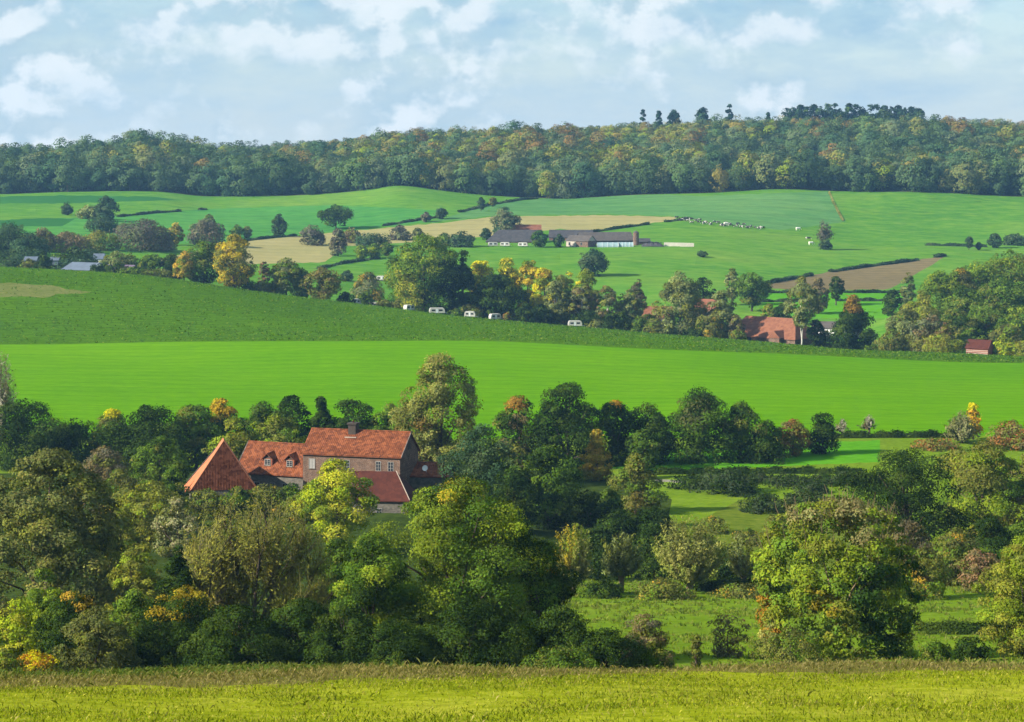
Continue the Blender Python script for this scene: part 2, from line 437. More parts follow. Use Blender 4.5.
def blades(area, count, hmin, hmax, wid, pal, rng, lean=0.35, spread=.2):
    """grass blades over area(d, u) in tufts; returns faces and colours"""
    d, x = area
    n = len(d); z = ground(x, d)
    base = np.stack([x, d, z - 0.02], 1)
    tuft = rng.uniform(0.6, 1.25, n)
    tc = pick(pal, n, rng)
    k = count
    b = np.repeat(base, k, 0) + np.concatenate([rng.normal(0, spread, (n * k, 2)), np.zeros((n * k, 1))], 1)
    h = np.repeat(tuft, k) * rng.uniform(hmin, hmax, n * k)
    an = rng.uniform(0, 2 * math.pi, n * k)
    dirv = np.stack([np.cos(an), np.sin(an), np.zeros(n * k)], 1)
    side = np.stack([-np.sin(an), np.cos(an), np.zeros(n * k)], 1)
    le = rng.uniform(.1, 1, n * k)[:, None] * lean * 1.6
    up = np.array([0, 0, 1.0])
    w = wid * rng.uniform(.6, 1.3, (n * k, 1))
    mid = b + up * (h * .6)[:, None] + dirv * le * (h * .35)[:, None]
    tip = b + up * (h * (1 - .25 * le[:, 0]))[:, None] + dirv * le * h[:, None]
    co = np.stack([b - side * w, b + side * w, mid + side * w * .8, tip], 1)
    co2 = co
    col = (np.repeat(tc, k, 0) * .5 + pick(pal, n * k, rng) * .5) * rng.uniform(.75, 1.25, (n * k, 1))
    return co2, col

rg = np.random.default_rng(3)
def patchy(x, y, s): return np.sin(x * s + 1.3 * np.sin(y * s * .7)) * np.sin(y * s * 1.6 + 1.1 * np.sin(x * s * .9 + 2))
def scatter(n, d0, d1, ulo=-260, uhi=1284):
    d = np.sqrt(rg.uniform(d0 ** 2, d1 ** 2, n)); u = rg.uniform(ulo, uhi, n)
    return d, (u - 512) / F * d, u
GC = [((0.185, 0.22, 0.007), 4), ((0.125, 0.17, 0.006), 3), ((0.27, 0.27, 0.018), 3), ((0.36, 0.31, 0.07), 1.6), ((0.09, 0.13, 0.01), 1.2)]
SC = [((0.17, 0.14, 0.05), 3), ((0.23, 0.195, 0.08), 2), ((0.12, 0.10, 0.038), 2.2), ((0.10, 0.11, 0.02), 3)]
WC = [((0.05, 0.085, 0.014), 3), ((0.08, 0.11, 0.02), 3), ((0.13, 0.12, 0.035), 1.5)]
d, x, u = scatter(26000, 26, 53)
md = np.interp(u, UG, MARG_D)
keep = (d < md + rg.normal(0, .6, len(d))) & ((patchy(x, d, .9) + patchy(x + 9, d + 4, 2.3) * .6 + rg.uniform(-1, .8, len(d))) > -.9)
d1_, x1_ = d[keep], x[keep]
hi_ = patchy(x1_, d1_, .9) + patchy(x1_ + 3, d1_, 2.1) * .7 > 0.35
a1, c1 = blades((d1_[~hi_], x1_[~hi_]), 11, .015, .05, .006, GC, rg, .7)
a2, c2 = blades((d1_[hi_], x1_[hi_]), 11, .03, .075, .006, [((0.095, 0.13, 0.006), 4), ((0.13, 0.16, 0.01), 3), ((0.25, 0.21, 0.05), 1)], rg, .6)
d, x, u = scatter(1500, 27, 52)
keep = (patchy(x + 5, d + 2, .55) + .5 * patchy(x, d, 1.7) > .45) & (d < np.interp(u, UG, MARG_D))
a3, c3 = blades((d[keep], x[keep]), 40, .03, .09, .006, [((0.075, 0.10, 0.006), 3), ((0.10, 0.125, 0.008), 3), ((0.13, 0.12, 0.03), 1.5)], rg, .8, .3)
d, x, u = scatter(500, 27, 52)
keep = d < np.interp(u, UG, MARG_D)
a4, c4 = blades((d[keep], x[keep]), 5, .05, .12, .003, [((0.27, 0.23, 0.08), 3), ((0.20, 0.19, 0.045), 3)], rg, .5, .2)
a2 = np.concatenate([a2, a3, a4]); c2 = np.concatenate([c2, c3, c4])
tag(link(bpy.data.objects.new('grass', quad_mesh('grass', np.concatenate([a1, a2]), np.concatenate([c1, c2]), M['blade']))), 'short yellow green grass of the sunlit near slope', 'grass', None, 'stuff')
d, x, u = scatter(20000, 36, 56)
md = np.interp(u, UG, MARG_D)
keep = (d > md + rg.normal(0, 1.3, len(d))) & (rg.uniform(0, 1, len(d)) < np.where(u < 650, 1.0, .7))
d, x, u = d[keep], x[keep], u[keep]
green = (d > md[keep] + np.where(u < 520, 4.0, 9.0) + rg.normal(0, .8, len(d))) & (u < 620)
a1, c1 = blades((d[~green], x[~green]), 12, .04, .12, .005, SC, rg, .6)
a2, c2 = blades((d[green], x[green]), 11, .05, .17, .010, WC, rg, .7)
tag(link(bpy.data.objects.new('dry_grass', quad_mesh('dry_grass', np.concatenate([a1, a2]), np.concatenate([c1, c2]), M['blade']))), 'tall straw coloured grass and weeds along the slope edge', 'grass', None, 'stuff')
# tussocks on the valley pasture
d = np.sqrt(rg.uniform(170 ** 2, 300 ** 2, 9000)); u = rg.uniform(540, 1100, 9000); x = px(u, d)
keep = patchy(x, d, .16) + rg.uniform(-1, 1, len(d)) > 0.1
d, x = d[keep], x[keep]
a1, c1 = blades((d, x), 10, .12, .42, .05, [((0.095, 0.14, 0.010), 4), ((0.14, 0.17, 0.02), 3), ((0.18, 0.18, 0.05), 2), ((0.045, 0.085, 0.01), 2)], rg, .6)
tag(link(bpy.data.objects.new('tussock_grass', quad_mesh('tussock_grass', a1, c1, M['blade']))), 'tussocky green grass on the valley pasture', 'grass', None, 'stuff')

# leaves of the root crop, row after row
v_ = rg.uniform(0, 1, 90000); u = rg.uniform(-330, 1350, 90000)
d0 = np.interp(u, UG, const(650)); d1 = np.interp(u, UG, CREST_D) + 10
d = d0 + 1 + (d1 - d0 - 1) * v_; x = px(u, d)
keep = patchy(x, d, .05) * .5 + patchy(x, d, .31) * .6 + rg.uniform(-1, 1, len(d)) > -.25
tp = np.array(FPOLY[[f[0] for f in FPOLY].index('trodden')][1])
keep &= ~(inside(tp, np.stack([u, 230 * np.log(d / 20)], 1)) & (rg.uniform(0, 1, len(d)) < .75))
d, x = d[keep], x[keep]
n_ = len(d)
ctr = np.stack([x, d, ground(x, d) + rg.uniform(.02, .22, n_)], 1)
nr = unit(rg.normal(0, .55, (n_, 3)) + np.array([-.1, -.2, 1]))
cl = pick([((0.05, 0.115, 0.006), 5), ((0.08, 0.15, 0.01), 4), ((0.03, 0.075, 0.005), 3), ((0.13, 0.17, 0.02), 1)], n_, rg) * rg.uniform(.8, 1.25, (n_, 1))
tag(link(bpy.data.objects.new('crop_leaves', quad_mesh('crop_leaves', cards(ctr, nr, rg.uniform(.2, .42, n_), rg), cl, M['blade']))), 'leafy dark green crop plants covering the upper field', 'crop', None, 'stuff')
# ------------------------------------------------------------------ trees
DKG = (0.021, 0.040, 0.007); GRN = (0.052, 0.094, 0.010); MID = (0.085, 0.135, 0.014); OLV = (0.115, 0.125, 0.022); GRY = (0.11, 0.125, 0.055)
LIM = (0.22, 0.27, 0.012); YEL = (0.42, 0.375, 0.010); OCH = (0.30, 0.195, 0.022); RUS = (0.20, 0.075, 0.02); BRN = (0.125, 0.10, 0.042); BLU = (0.028, 0.06, 0.028); PUR = (0.095, 0.086, 0.05); YGR = (0.145, 0.19, 0.014)
PAL = {
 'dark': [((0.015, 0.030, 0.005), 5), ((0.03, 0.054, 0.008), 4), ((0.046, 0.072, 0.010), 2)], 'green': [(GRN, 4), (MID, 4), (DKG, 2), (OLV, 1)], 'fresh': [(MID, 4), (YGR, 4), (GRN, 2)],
 'oak': [(GRN, 5), (MID, 4), (DKG, 2), (YGR, 3), ((0.09, 0.12, 0.015), 2)], 'olive': [(OLV, 5), (MID, 2), ((0.07, 0.075, 0.02), 3), (OCH, .4)],
 'greyolive': [((0.15, 0.175, 0.055), 4), (OLV, 4), ((0.09, 0.11, 0.035), 3)], 'willow': [((0.105, 0.115, 0.032), 5), ((0.07, 0.08, 0.022), 3), (OLV, 3), ((0.15, 0.15, 0.035), 1.5)],
 'lime': [(LIM, 5), (YGR, 4), ((0.24, 0.24, 0.02), 3), (MID, 1)], 'yellow': [(YEL, 6), ((0.28, 0.24, 0.02), 3), (YGR, 2), (OCH, 1)],
 'ochre': [(OCH, 4), ((0.20, 0.17, 0.025), 4), (YGR, 2)], 'rust': [((0.19, 0.09, 0.025), 4), (OLV, 4), (BRN, 2)], 'brown': [(BRN, 4), (PUR, 3), (OLV, 2)],
 'pale': [((0.20, 0.19, 0.09), 4), ((0.15, 0.16, 0.06), 4), (OLV, 2)], 'palegrey': [((0.24, 0.22, 0.16), 4), (BRN, 2), (GRY, 2)], 'purple': [(PUR, 4), ((0.085, 0.08, 0.06), 3), (GRY, 3)],
 'blue': [((0.036, 0.07, 0.03), 5), ((0.026, 0.048, 0.014), 3), ((0.055, 0.085, 0.032), 3)], 'yolive': [((0.16, 0.165, 0.02), 5), (OLV, 3), (YGR, 3)], 'twiggy': [((0.21, 0.21, 0.055), 4), ((0.17, 0.20, 0.035), 5), ((0.26, 0.25, 0.06), 2)],  # 'blue' gives far trees their haze tint through the leaf colour
 'hazel': [(YGR, 4), (MID, 4), ((0.12, 0.135, 0.016), 3)], 'rosy': [((0.17, 0.105, 0.05), 3), (OLV, 4), (BRN, 2)],
 'orange': [((0.36, 0.17, 0.015), 5), (YEL, 4)],
}
SHAPE = {
 'round': ([0, .15, .35, .6, .8, .93, 1], [.45, .8, 1, .98, .76, .45, .1]),
 'oval': ([0, .2, .45, .7, .88, 1], [.45, .82, 1, .82, .5, .1]),
 'cone': ([0, .1, .3, .6, .85, 1], [.65, .95, 1, .62, .3, .05]),
 'dome': ([0, .3, .6, .8, .93, 1], [.92, 1, .9, .68, .42, .12]),
 'column': ([0, .1, .4, .75, .92, 1], [.6, .9, 1, .85, .5, .1]),
 'fan': ([0, .15, .4, .65, .85, .95, 1], [.35, .7, .98, 1, .78, .5, .15]),
 'broad': ([0, .25, .55, .78, .92, 1], [.85, 1, 1, .88, .64, .25]),
 'open': ([0, .2, .45, .65, .85, 1], [.5, 1, .95, .8, .6, .2]),
}

def crown_mesh(H, W, cb, shape, pal, n, ls, rng, rcf, accents=(), sparse=1.0, mean_tint=1.0, rough=.2, shift=(0, 0), cvar=.24, soft=.42, domed=0.3, jit=.15):
    """many leaf faces in uneven clumps through the crown"""
    ts, rs = SHAPE[shape]
    nc = int(5.0 / rcf ** 2 * sparse) + 6
    tg = np.linspace(.01, .98, 60); wg = np.interp(tg, ts, rs) + .12; wg /= wg.sum()
    t = np.clip(rng.choice(tg, nc, p=wg) + rng.uniform(-.01, .01, nc), .01, .98)
    an = rng.uniform(0, 2 * math.pi, nc)
    ph = rng.uniform(0, 6.28, 6)
    lob = 1 + rough * (.6 * np.sin(2 * an + 5 * t + ph[0]) + .5 * np.sin(3 * an - 7 * t + ph[1]) + .45 * np.sin(5 * an + 11 * t + ph[2])) + rng.normal(0, rough * .35, nc)
    Rt = np.interp(t, ts, rs) * W / 2 * lob
    q = np.where(rng.uniform(0, 1, nc) < .74, rng.uniform(.86, 1, nc), rng.uniform(.15, .86, nc))
    rc = W / 2 * rcf * rng.uniform(.5, 1.5, nc)
    rr = np.maximum(Rt * q - rc * .7, 0)
    zb = H * cb
    ctr = np.stack([rr * np.cos(an) + shift[0] * t, rr * np.sin(an) + shift[1] * t, zb + (H - zb) * t - rc * .5 * (t > .6)], 1)
    ctint = pick(pal, nc, rng) * rng.uniform(1 - cvar, 1 + cvar, (nc, 1)) * mean_tint
    outd = unit(np.stack([np.cos(an), np.sin(an), (t - .45) * 1.6], 1))
    for (cx, cz_, rad, acol, prob) in accents:          # leaf colour changed on one side: autumn tints, darker green, painted sunlight
        near = ((ctr[:, 0] / (W / 2) - cx) ** 2 + ((ctr[:, 2] - zb) / (H - zb) - cz_) ** 2 * 4 < rad ** 2) & (rng.uniform(0, 1, nc) < prob)
        ctint[near] = np.array(acol) * rng.uniform(.75, 1.25, (near.sum(), 1))
    wgt = rc ** 2; wgt /= wgt.sum()
    ci = rng.choice(nc, n, p=wgt)
    dirv = unit(rng.normal(size=(n, 3)) + .55 * outd[ci] + np.array([0, 0, .4]))
    rad = rc[ci] * np.where(rng.uniform(0, 1, n) < .8, rng.uniform(.7, 1.08, n), rng.uniform(.2, 1.3, n))
    pos = ctr[ci] + dirv * rad[:, None] * np.array([1.05, 1.05, .72])
    pos[:, 2] = np.maximum(pos[:, 2], .05 * rng.uniform(0, 1, n) * H)
    nrm = unit(dirv * (.9 - domed * .4) + outd[ci] * domed + rng.normal(0, soft, (n, 3)) + np.array([0, 0, .25]))
    size = ls * rng.uniform(.55, 1.3, n)
    tint = ctint[ci] * rng.uniform(1 - jit, 1 + jit, (n, 1)) * (1 + rng.normal(0, .06, (n, 3)))
    return cards(pos, nrm, size, rng), tint, ctr, rc

def trunk_builder(H, W, ctr, rng, limbs=9, r0=None, top=.6, sides=6, lean=0.0):
    mb = MB(); r0 = r0 or max(.12, H * .026)
    k = 6; pts = []; rad = []
    lx, ly = rng.normal(0, .02 * H, 2)
    for i in range(k + 1):
        f = i / k
        pts.append((lx * f ** 2 + lean * H * f + rng.normal(0, .004 * H), ly * f ** 2 + rng.normal(0, .004 * H), -.4 + (H * top + .4) * f))
        rad.append(r0 * (1.35 if i == 0 else 1 - .68 * f))
    mb.tube(pts, rad, sides)
    if len(ctr):
        for j in rng.choice(len(ctr), min(limbs, len(ctr)), replace=False):
            c = ctr[j]
            f = min(max((c[2] / H) * .6 + rng.uniform(-.1, .05), .2), .95)
            s = Vector(pts[min(int(f * k / max(top, .2) * .8), k)])
            e = Vector(c)
            if e.z < s.z: e.z = s.z + .02 * H
            m = (s + e) * .5 + Vector((0, 0, .05 * H))
            ra = r0 * .38
            mb.tube([s, s.lerp(m, .6) , m, e], [ra, ra * .8, ra * .6, ra * .2], 5)
    return mb

def shoots_mesh(H, W, head, M_, shape, pal, n, ls, rng, twig_r=.02, cb=.0, leafy=(.25, 1.0), accents=(), spread=None, head_r=.3):
    """fine upright shoots from a head, with narrow leaves along them; returns leaf faces, colours and the wood"""
    ts, rs = SHAPE[shape]
    mb = MB(); S = []; E = []; C = []
    for i in range(M_):
        t = rng.uniform(.2, 1) ** .8; an = rng.uniform(0, 2 * math.pi)
        rr = np.interp(t, ts, rs) * W / 2 * math.sqrt(rng.uniform(.3, 1)) * rng.uniform(.92, 1.04)
        e = Vector((rr * math.cos(an), rr * math.sin(an), cb * H + (1 - cb) * H * t * rng.uniform(.95, 1.02)))
        s = Vector((rng.normal(0, head_r * .4), rng.normal(0, head_r * .4), head + rng.uniform(-.2, .25)))
        c = s + (e - s) * .5 + Vector((-(e.x - s.x) * .0, 0, -.10 * (e - s).length)) + Vector((e.x * .12, e.y * .12, 0))
        S.append(s); E.append(e); C.append(c)
        mb.tube([s, (s + c * 2 + e) / 4, e], [twig_r, twig_r * .7, twig_r * .25], 3, caps=False)
    S = np.array(S); E = np.array(E); C = np.array(C)
    i = rng.choice(M_, n); t = rng.uniform(leafy[0], leafy[1], n)[:, None]
    pos = S[i] * (1 - t) ** 2 + 2 * t * (1 - t) * C[i] + t * t * E[i]
    tan = unit(2 * (1 - t) * (C[i] - S[i]) + 2 * t * (E[i] - C[i]))
    pos += rng.normal(0, ls * 1.1, (n, 3)) + rng.normal(0, W * .012, (n, 3))
    ax = unit(tan + rng.normal(0, .45, (n, 3)))
    nrm = unit(rng.normal(size=(n, 3)) + unit(pos - np.array([0, 0, head])) * 1.2 + np.array([0, 0, .2]))
    st = pick(pal, M_, rng) * rng.uniform(.8, 1.25, (M_, 1))
    for (cx, cz_, rad, acol, prob) in accents:
        near = ((E[:, 0] / (W / 2) - cx) ** 2 + (E[:, 2] / H - cz_) ** 2 * 4 < rad ** 2) & (rng.uniform(0, 1, M_) < prob)
        st[near] = np.array(acol)
    tint = st[i] * rng.uniform(.86, 1.14, (n, 1))
    return cards(pos, nrm, ls * rng.uniform(.6, 1.3, n), rng, ax, 1.7), tint, mb

SEED = [100]
def plant(kind, label, cat, u, vtop, wpx, d, shape='round', pal='green', cb=.06, acc=(), group=None, bark='bark', style='clump', dens_=1.0, rcf=None, lpx=None, limbs=9, top=.62, rough=.2, tint=1.0, parts=('crown', 'trunk'), r0=None, shift=(0, 0), twigs=0, lean=0.0, leafy=(.25, 1.0), head=.28, shoots=None, base=None):
    SEED[0] += 1
    rng = np.random.default_rng(SEED[0])
    p = at(u, d)
    H = max((VH - vtop) * d / F - p.z, .6)
    tint *= 1.1
    W = wpx * d / F
    hp = H * F / d
    rt = empty(kind, p, 0, label, cat, group)
    lpx = lpx or (2.0 if d < 260 else 2.0 if d < 600 else 1.8)
    ls = lpx * d / F * .62
    n = int(min(8.5 * dens_ * hp * (1 - cb) * wpx * .8 / (lpx * lpx * .55), 110000)) + 200
    if style == 'clump':
        if wpx < 40 and rough == .2: rough = .12
        rcf = rcf or (.17 if wpx > 130 else .20 if wpx > 60 else .235 if wpx > 26 else .28)
        co, tc, ctr, rc = crown_mesh(H, W, cb, shape, PAL[pal] if isinstance(pal, str) else pal, n, ls, rng, rcf, acc, dens_ if dens_ < 1 else 1, tint, rough, shift)
        wood = trunk_builder(H, W, ctr, rng, limbs if wpx > 40 else min(limbs, 5), r0, top, 7 if wpx > 60 else 5, lean)
        tw = MB()
        if twigs:
            for i in range(twigs):
                c = ctr[rng.integers(len(ctr))]
                if c[2] < H * .6: continue
                s = Vector(c); o = Vector((c[0] * .1, c[1] * .1, H * rng.uniform(.06, .16)))
                e = s + o
                e.z = min(e.z, H * rng.uniform(1.0, 1.07))
                tw.tube([s, s.lerp(e, .5) + Vector((rng.normal(0, .12), rng.normal(0, .12), 0)), e], [.036, .024, .010], 3, caps=False)
    else:
        co, tc, wood = shoots_mesh(H, W, H * head, shoots or int(wpx * 2.2), shape, PAL[pal], n, ls * .8, rng, .016 * d / 260, cb, leafy, acc)
        wood.tube([(0, 0, -.4), (rng.normal(0, .1), 0, H * head * .5), (0, 0, H * head + .1)], [H * .05, H * .04, H * .055], 7)
    link(bpy.data.objects.new(parts[0], quad_mesh(parts[0], co, tc, M['leaf'])), rt)
    if twigs: tw.build('twigs', M['twig'], rt)['kind'] = 'stuff'
    wood.build(parts[1], M[bark], rt, smooth=True)
    return rt

def hedge(label, pts, d_, hgt, wid, pal='dark', lo=900, ends=True, kind='hedge', group=None, lpx=2.0):
    """a clipped or grown hedge following a line on the land; pts are (u,v) on the ground"""
    SEED[0] += 1
    rng = np.random.default_rng(SEED[0])
    P = [hitp(u, v, lo) if d_ is None else at(u, d_ if np.isscalar(d_) else v) for (u, v) in dens(pts, 6)]
    o0 = P[0].copy(); A = np.array([p - o0 for p in P])
    L = np.linalg.norm(np.diff(A, axis=0), axis=1).sum(); d = P[len(P) // 2].y
    ls = max(lpx * d / F * .6, .12)
    n = int(min(14 * L * (hgt + wid) / (ls * ls * 2.2), 26000)) + 60
    s = rng.uniform(0, len(A) - 1.001, n); i = s.astype(int); f = (s - i)[:, None]
    c = A[i] * (1 - f) + A[i + 1] * f
    mod = .8 + .42 * np.sin(s * 1.7 + 1) * np.sin(s * .61) + rng.normal(0, .12, n)
    an = rng.uniform(-.25, math.pi + .25, n)
    off = np.stack([rng.normal(0, .3, n) * wid, np.cos(an) * wid / 2, np.maximum(np.sin(an), .02) * hgt * mod], 1) * np.where(rng.uniform(0, 1, n) < .75, 1, rng.uniform(.2, 1, n))[:, None]
    nrm = unit(np.stack([rng.normal(0, .5, n), np.cos(an) + rng.normal(0, .4, n), np.sin(an) + .3 + rng.normal(0, .4, n)], 1))
    gap = np.ones(n, bool) if d_ is not None else np.sin(s * .83 + 2) + np.sin(s * .37 + 1) * 1.1 > -1.35
    c, off, nrm, i = c[gap], off[gap], nrm[gap], i[gap]; n = len(c)
    ct = pick(PAL[pal], len(A), rng)[i] * rng.uniform(.75, 1.25, (n, 1))
    o = bpy.data.objects.new(kind, quad_mesh(kind, cards(c + off, nrm, ls * rng.uniform(.6, 1.3, n), rng), ct, M['leaf']))
    o.location = o0
    link(o); return tag(o, label, 'hedge', group)
# ------------------------------------------------------------------ the trees one by one
T = plant
SH = ('foliage', 'stem')
def bush(label, u, vtop, w, d, pal='dark', acc=(), kind='bush', **k):
    k.setdefault('shape', 'dome'); k.setdefault('cb', 0.0); k.setdefault('top', .5)
    return plant(kind, label, 'bush', u, vtop, w, d, pal=pal, acc=acc, parts=SH, **k)

# --- along the edge of the near slope
T('oak_tree', 'great spreading dark green oak with yellowing top and sunlight painted into its upper left, in front of the farmhouse', 'tree', 458, 477, 200, 178, 'open', 'oak', .10,
  acc=((.0, .84, .24, (0.25, 0.20, 0.015), .4), (-.5, .75, .5, (0.12, 0.16, 0.014), .6)), rcf=.155, limbs=26, top=.55, rough=.2, dens_=1.15)  # upper left clumps: yellowing leaves with sunlight put into their colour
T('oak_tree', 'smaller dark oak with hanging boughs pressed against the great oak', 'tree', 372, 533, 92, 172, 'round', 'oak', .05, rcf=.22, limbs=10)
T('oak_tree', 'dark oak bough tree at the shaded outer side of the great oak', 'tree', 540, 540, 66, 182, 'round', 'dark', .03, rcf=.25,
  acc=((.2, .85, .3, OCH, .4),))
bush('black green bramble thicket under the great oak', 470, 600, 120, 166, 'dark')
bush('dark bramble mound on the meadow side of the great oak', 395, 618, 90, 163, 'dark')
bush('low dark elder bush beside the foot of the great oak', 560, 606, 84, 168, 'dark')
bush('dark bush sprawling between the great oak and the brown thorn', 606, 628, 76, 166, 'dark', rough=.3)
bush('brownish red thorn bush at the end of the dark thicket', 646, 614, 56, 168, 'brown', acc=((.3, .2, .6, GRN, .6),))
bush('low green bramble in front of the brown thorn', 560, 646, 80, 158, 'green')
T('sapling', 'lone thin sapling standing by itself in the valley meadow', 'tree', 696, 632, 13, 172, 'column', 'olive', .05, rcf=.4)
bush('wispy russet weeds in the meadow beyond the sapling', 728, 612, 44, 186, 'brown', dens_=.35, rough=.3)
bush('small wispy weeds beside the rounded hazel tree', 770, 622, 34, 182, 'twiggy', dens_=.5)
T('hazel_tree', 'broad rounded hazel with bare brown twigs on top and an orange flank', 'tree', 838, 498, 170, 186, 'broad', 'hazel', .03,
  acc=((-.88, .25, .26, (0.24, 0.13, 0.015), .5), (-.4, .35, .3, (0.20, 0.17, 0.015), .25), (0, 1.1, .7, (0.17, 0.155, 0.055), .75), (.7, .35, .7, (0.03, 0.06, 0.01), .5)), rcf=.105, twigs=520, bark='twig', rough=.07, dens_=1.35, lpx=2.7, limbs=6)
bush('low olive skirt of suckers round the rounded hazel', 790, 628, 80, 176, 'olive', dens_=.6)
bush('dark thorn bush between the hazel and the lime green maple', 972, 636, 36, 180, 'dark')
bush('small dark bramble clump beside the hazel', 934, 640, 34, 180, 'green', rough=.3)
T('maple_tree', 'lime green maple cut off by the photo border above the meadow edge', 'tree', 1026, 536, 88, 182, 'round', 'yolive', .04,
  acc=((.3, .5, .8, YGR, .5),), rcf=.2, limbs=10)
# --- thicket on the other end
T('willow_tree', 'huge round dull green sallow above the orange bushes', 'tree', 48, 448, 168, 215, 'dome', 'willow', .0, rcf=.12, limbs=8, rough=.10, dens_=1.25, lpx=2.6)
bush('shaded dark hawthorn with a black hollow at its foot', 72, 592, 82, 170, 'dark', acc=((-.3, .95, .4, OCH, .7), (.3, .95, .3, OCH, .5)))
bush('yellow green field maple bush at the photo border', 20, 598, 70, 172, 'lime', dens_=.9)
bush('small bright yellow green bush under the sallow', 44, 566, 56, 182, 'fresh')
bush('glowing orange dogwood low on the meadow edge', 34, 650, 50, 163, 'orange', acc=((.6, .3, .5, OLV, .7),))
bush('yellow dogwood tuft beside the orange dogwood', 4, 646, 36, 160, 'yolive')
bush('grey green elder in front of the thicket', 96, 606, 74, 166, 'willow')
bush('dark blackthorn with golden crown leaves', 180, 584, 96, 170, 'dark', acc=((-.1, .9, .55, (0.25, 0.19, 0.015), .45),))
bush('grey green hazel shrub between the elder and the golden blackthorn', 134, 590, 64, 175, 'green')
bush('upright dark holly above the golden blackthorn', 178, 544, 66, 186, 'dark', shape='cone')
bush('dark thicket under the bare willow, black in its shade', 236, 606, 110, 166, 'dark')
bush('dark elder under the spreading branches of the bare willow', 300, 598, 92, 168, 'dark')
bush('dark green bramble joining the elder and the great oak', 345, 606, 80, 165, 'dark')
bush('olive shrub in front of the lime yellow tree', 340, 532, 76, 200, 'green')
bush('yellowing alder shrub behind the holly', 138, 540, 66, 205, 'yolive')
bush('ochre shrub between the holly and the bare willow', 212, 560, 60, 196, 'ochre', dens_=.8)
bush('tall olive hazel shrub beside the sallow', 122, 505, 50, 240, 'olive')

# --- round the farm
T('ash_tree', 'bright lime yellow ash right in front of the farmhouse', 'tree', 337, 458, 76, 292, 'round', 'lime', .06, rcf=.24, limbs=10, rough=.24, acc=((-.2, .8, .6, (0.30, 0.30, 0.02), .5),))
T('lime_tree', 'tall pale olive lime tree rising behind the farmhouse', 'tree', 440, 354, 98, 378, 'oval', [((0.19, 0.19, 0.045), 4), ((0.145, 0.155, 0.04), 4), (OLV, 3)], .04, rcf=.2, limbs=10, rough=.16,
  acc=((-.7, .3, .5, (0.17, 0.12, 0.03), .5),))
T('cedar_tree', 'dark blue green conifer next to the farmhouse gable', 'tree', 484, 424, 86, 335, 'oval', 'blue', .02, rcf=.2, rough=.2)
T('walnut_tree', 'dark green walnut with sunlit crown beside the blue green conifer', 'tree', 548, 442, 80, 330, 'oval', [(DKG, 3), (GRN, 4), (MID, 2)], .03, rcf=.22)
T('ash_tree', 'shaded dark ash tucked between the conifer and the walnut', 'tree', 512, 468, 60, 322, 'round', 'dark', .03)
T('maple_tree', 'upright ochre yellow maple on the garden lawn', 'tree', 597, 429, 37, 388, 'cone', [((0.24, 0.17, 0.018), 5), ((0.17, 0.15, 0.02), 3), (OCH, 2)], .04, rcf=.26)
T('apple_tree', 'small round fresh green tree beside the ochre maple', 'tree', 645, 429, 40, 402, 'round', 'green', .12, rcf=.28)
T('apple_tree', 'olive brown garden tree below the lawn', 'tree', 636, 452, 54, 350, 'cone', [(OLV, 5), ((0.11, 0.10, 0.022), 3), (MID, 2)], .06, rcf=.26, rough=.2)
bush('dark evergreen bush at the foot of the walnut', 590, 490, 60, 330, 'dark')
bush('dark yew by the garden steps', 618, 508, 54, 322, 'dark')
bush('small bright green clump in the shady garden', 612, 488, 26, 334, 'fresh')
bush('small dark shrub under the olive brown garden tree', 652, 506, 50, 322, 'dark')
bush('black green holly between the garden and the pollards', 650, 528, 70, 300, 'dark')
bush('dark hedge shrub behind the yellow topped pollard', 590, 528, 56, 300, 'dark')
bush('shaded shrub behind the twin pollards', 540, 545, 60, 285, 'dark')
# pollard willows on the meadow
PW = dict(style='shoots', shape='fan', parts=('crown', 'trunk'), bark='twig')
T('pollard_willow', 'narrow pollard willow with a yellow tuft, closest to the great oak', 'tree', 573, 521, 46, 266, pal='twiggy', acc=((-.4, .8, .6, (0.28, 0.22, 0.02), .6), (0, .9, .5, YGR, .5)), head=.16, leafy=(.15, 1), **PW)
T('pollard_willow', 'small round headed pollard willow on a short leaning trunk', 'tree', 621, 531, 44, 270, pal='greyolive', head=.30, **PW)
T('pollard_willow', 'broad many stemmed pollard willow, widest on the meadow', 'tree', 690, 514, 84, 268, pal='twiggy', acc=((0, .9, .7, (0.12, 0.13, 0.03), .6),), head=.13, leafy=(.2, 1), **PW)
T('pollard_willow', 'thin half bare willow beside the broad pollard', 'tree', 744, 532, 44, 274, pal='greyolive', head=.2, dens_=.35, shoots=60, **PW)
bush('low rough bramble under the pollard willows', 660, 578, 60, 262, 'olive', rough=.3)
bush('dark bramble at the foot of the small pollard', 604, 580, 40, 263, 'dark', rough=.3)
bush('flat grassy bramble beside the broad pollard', 742, 584, 60, 264, 'olive', rough=.3)
bush('low dark thorn behind the yellow topped pollard', 596, 556, 44, 284, 'dark')
bush('low dark thorn between the small and the broad pollard', 654, 556, 46, 286, 'dark')
bush('rough dark thorn behind the thin half bare willow', 728, 552, 56, 288, 'dark', rough=.3)
bush('dark briar in the hollow under the grass bank', 700, 536, 60, 306, 'dark', rough=.3)
# bank shrubs
bush('large dark grey green mound of gorse on the bank', 728, 467, 66, 372, [(DKG, 3), ((0.04, 0.058, 0.025), 4)])
bush('round dark gorse mound on the bank slope', 764, 493, 46, 352, [(DKG, 3), ((0.035, 0.052, 0.02), 4)])
bush('small gorse mound touching the round hazel', 806, 490, 44, 356, [(DKG, 3), ((0.045, 0.06, 0.02), 4)])
bush('dark ivy mound hanging over the lawn hedge', 762, 436, 50, 412, 'dark', rough=.3)
bush('dark shrub on the bank behind the gorse', 690, 474, 40, 378, 'dark')
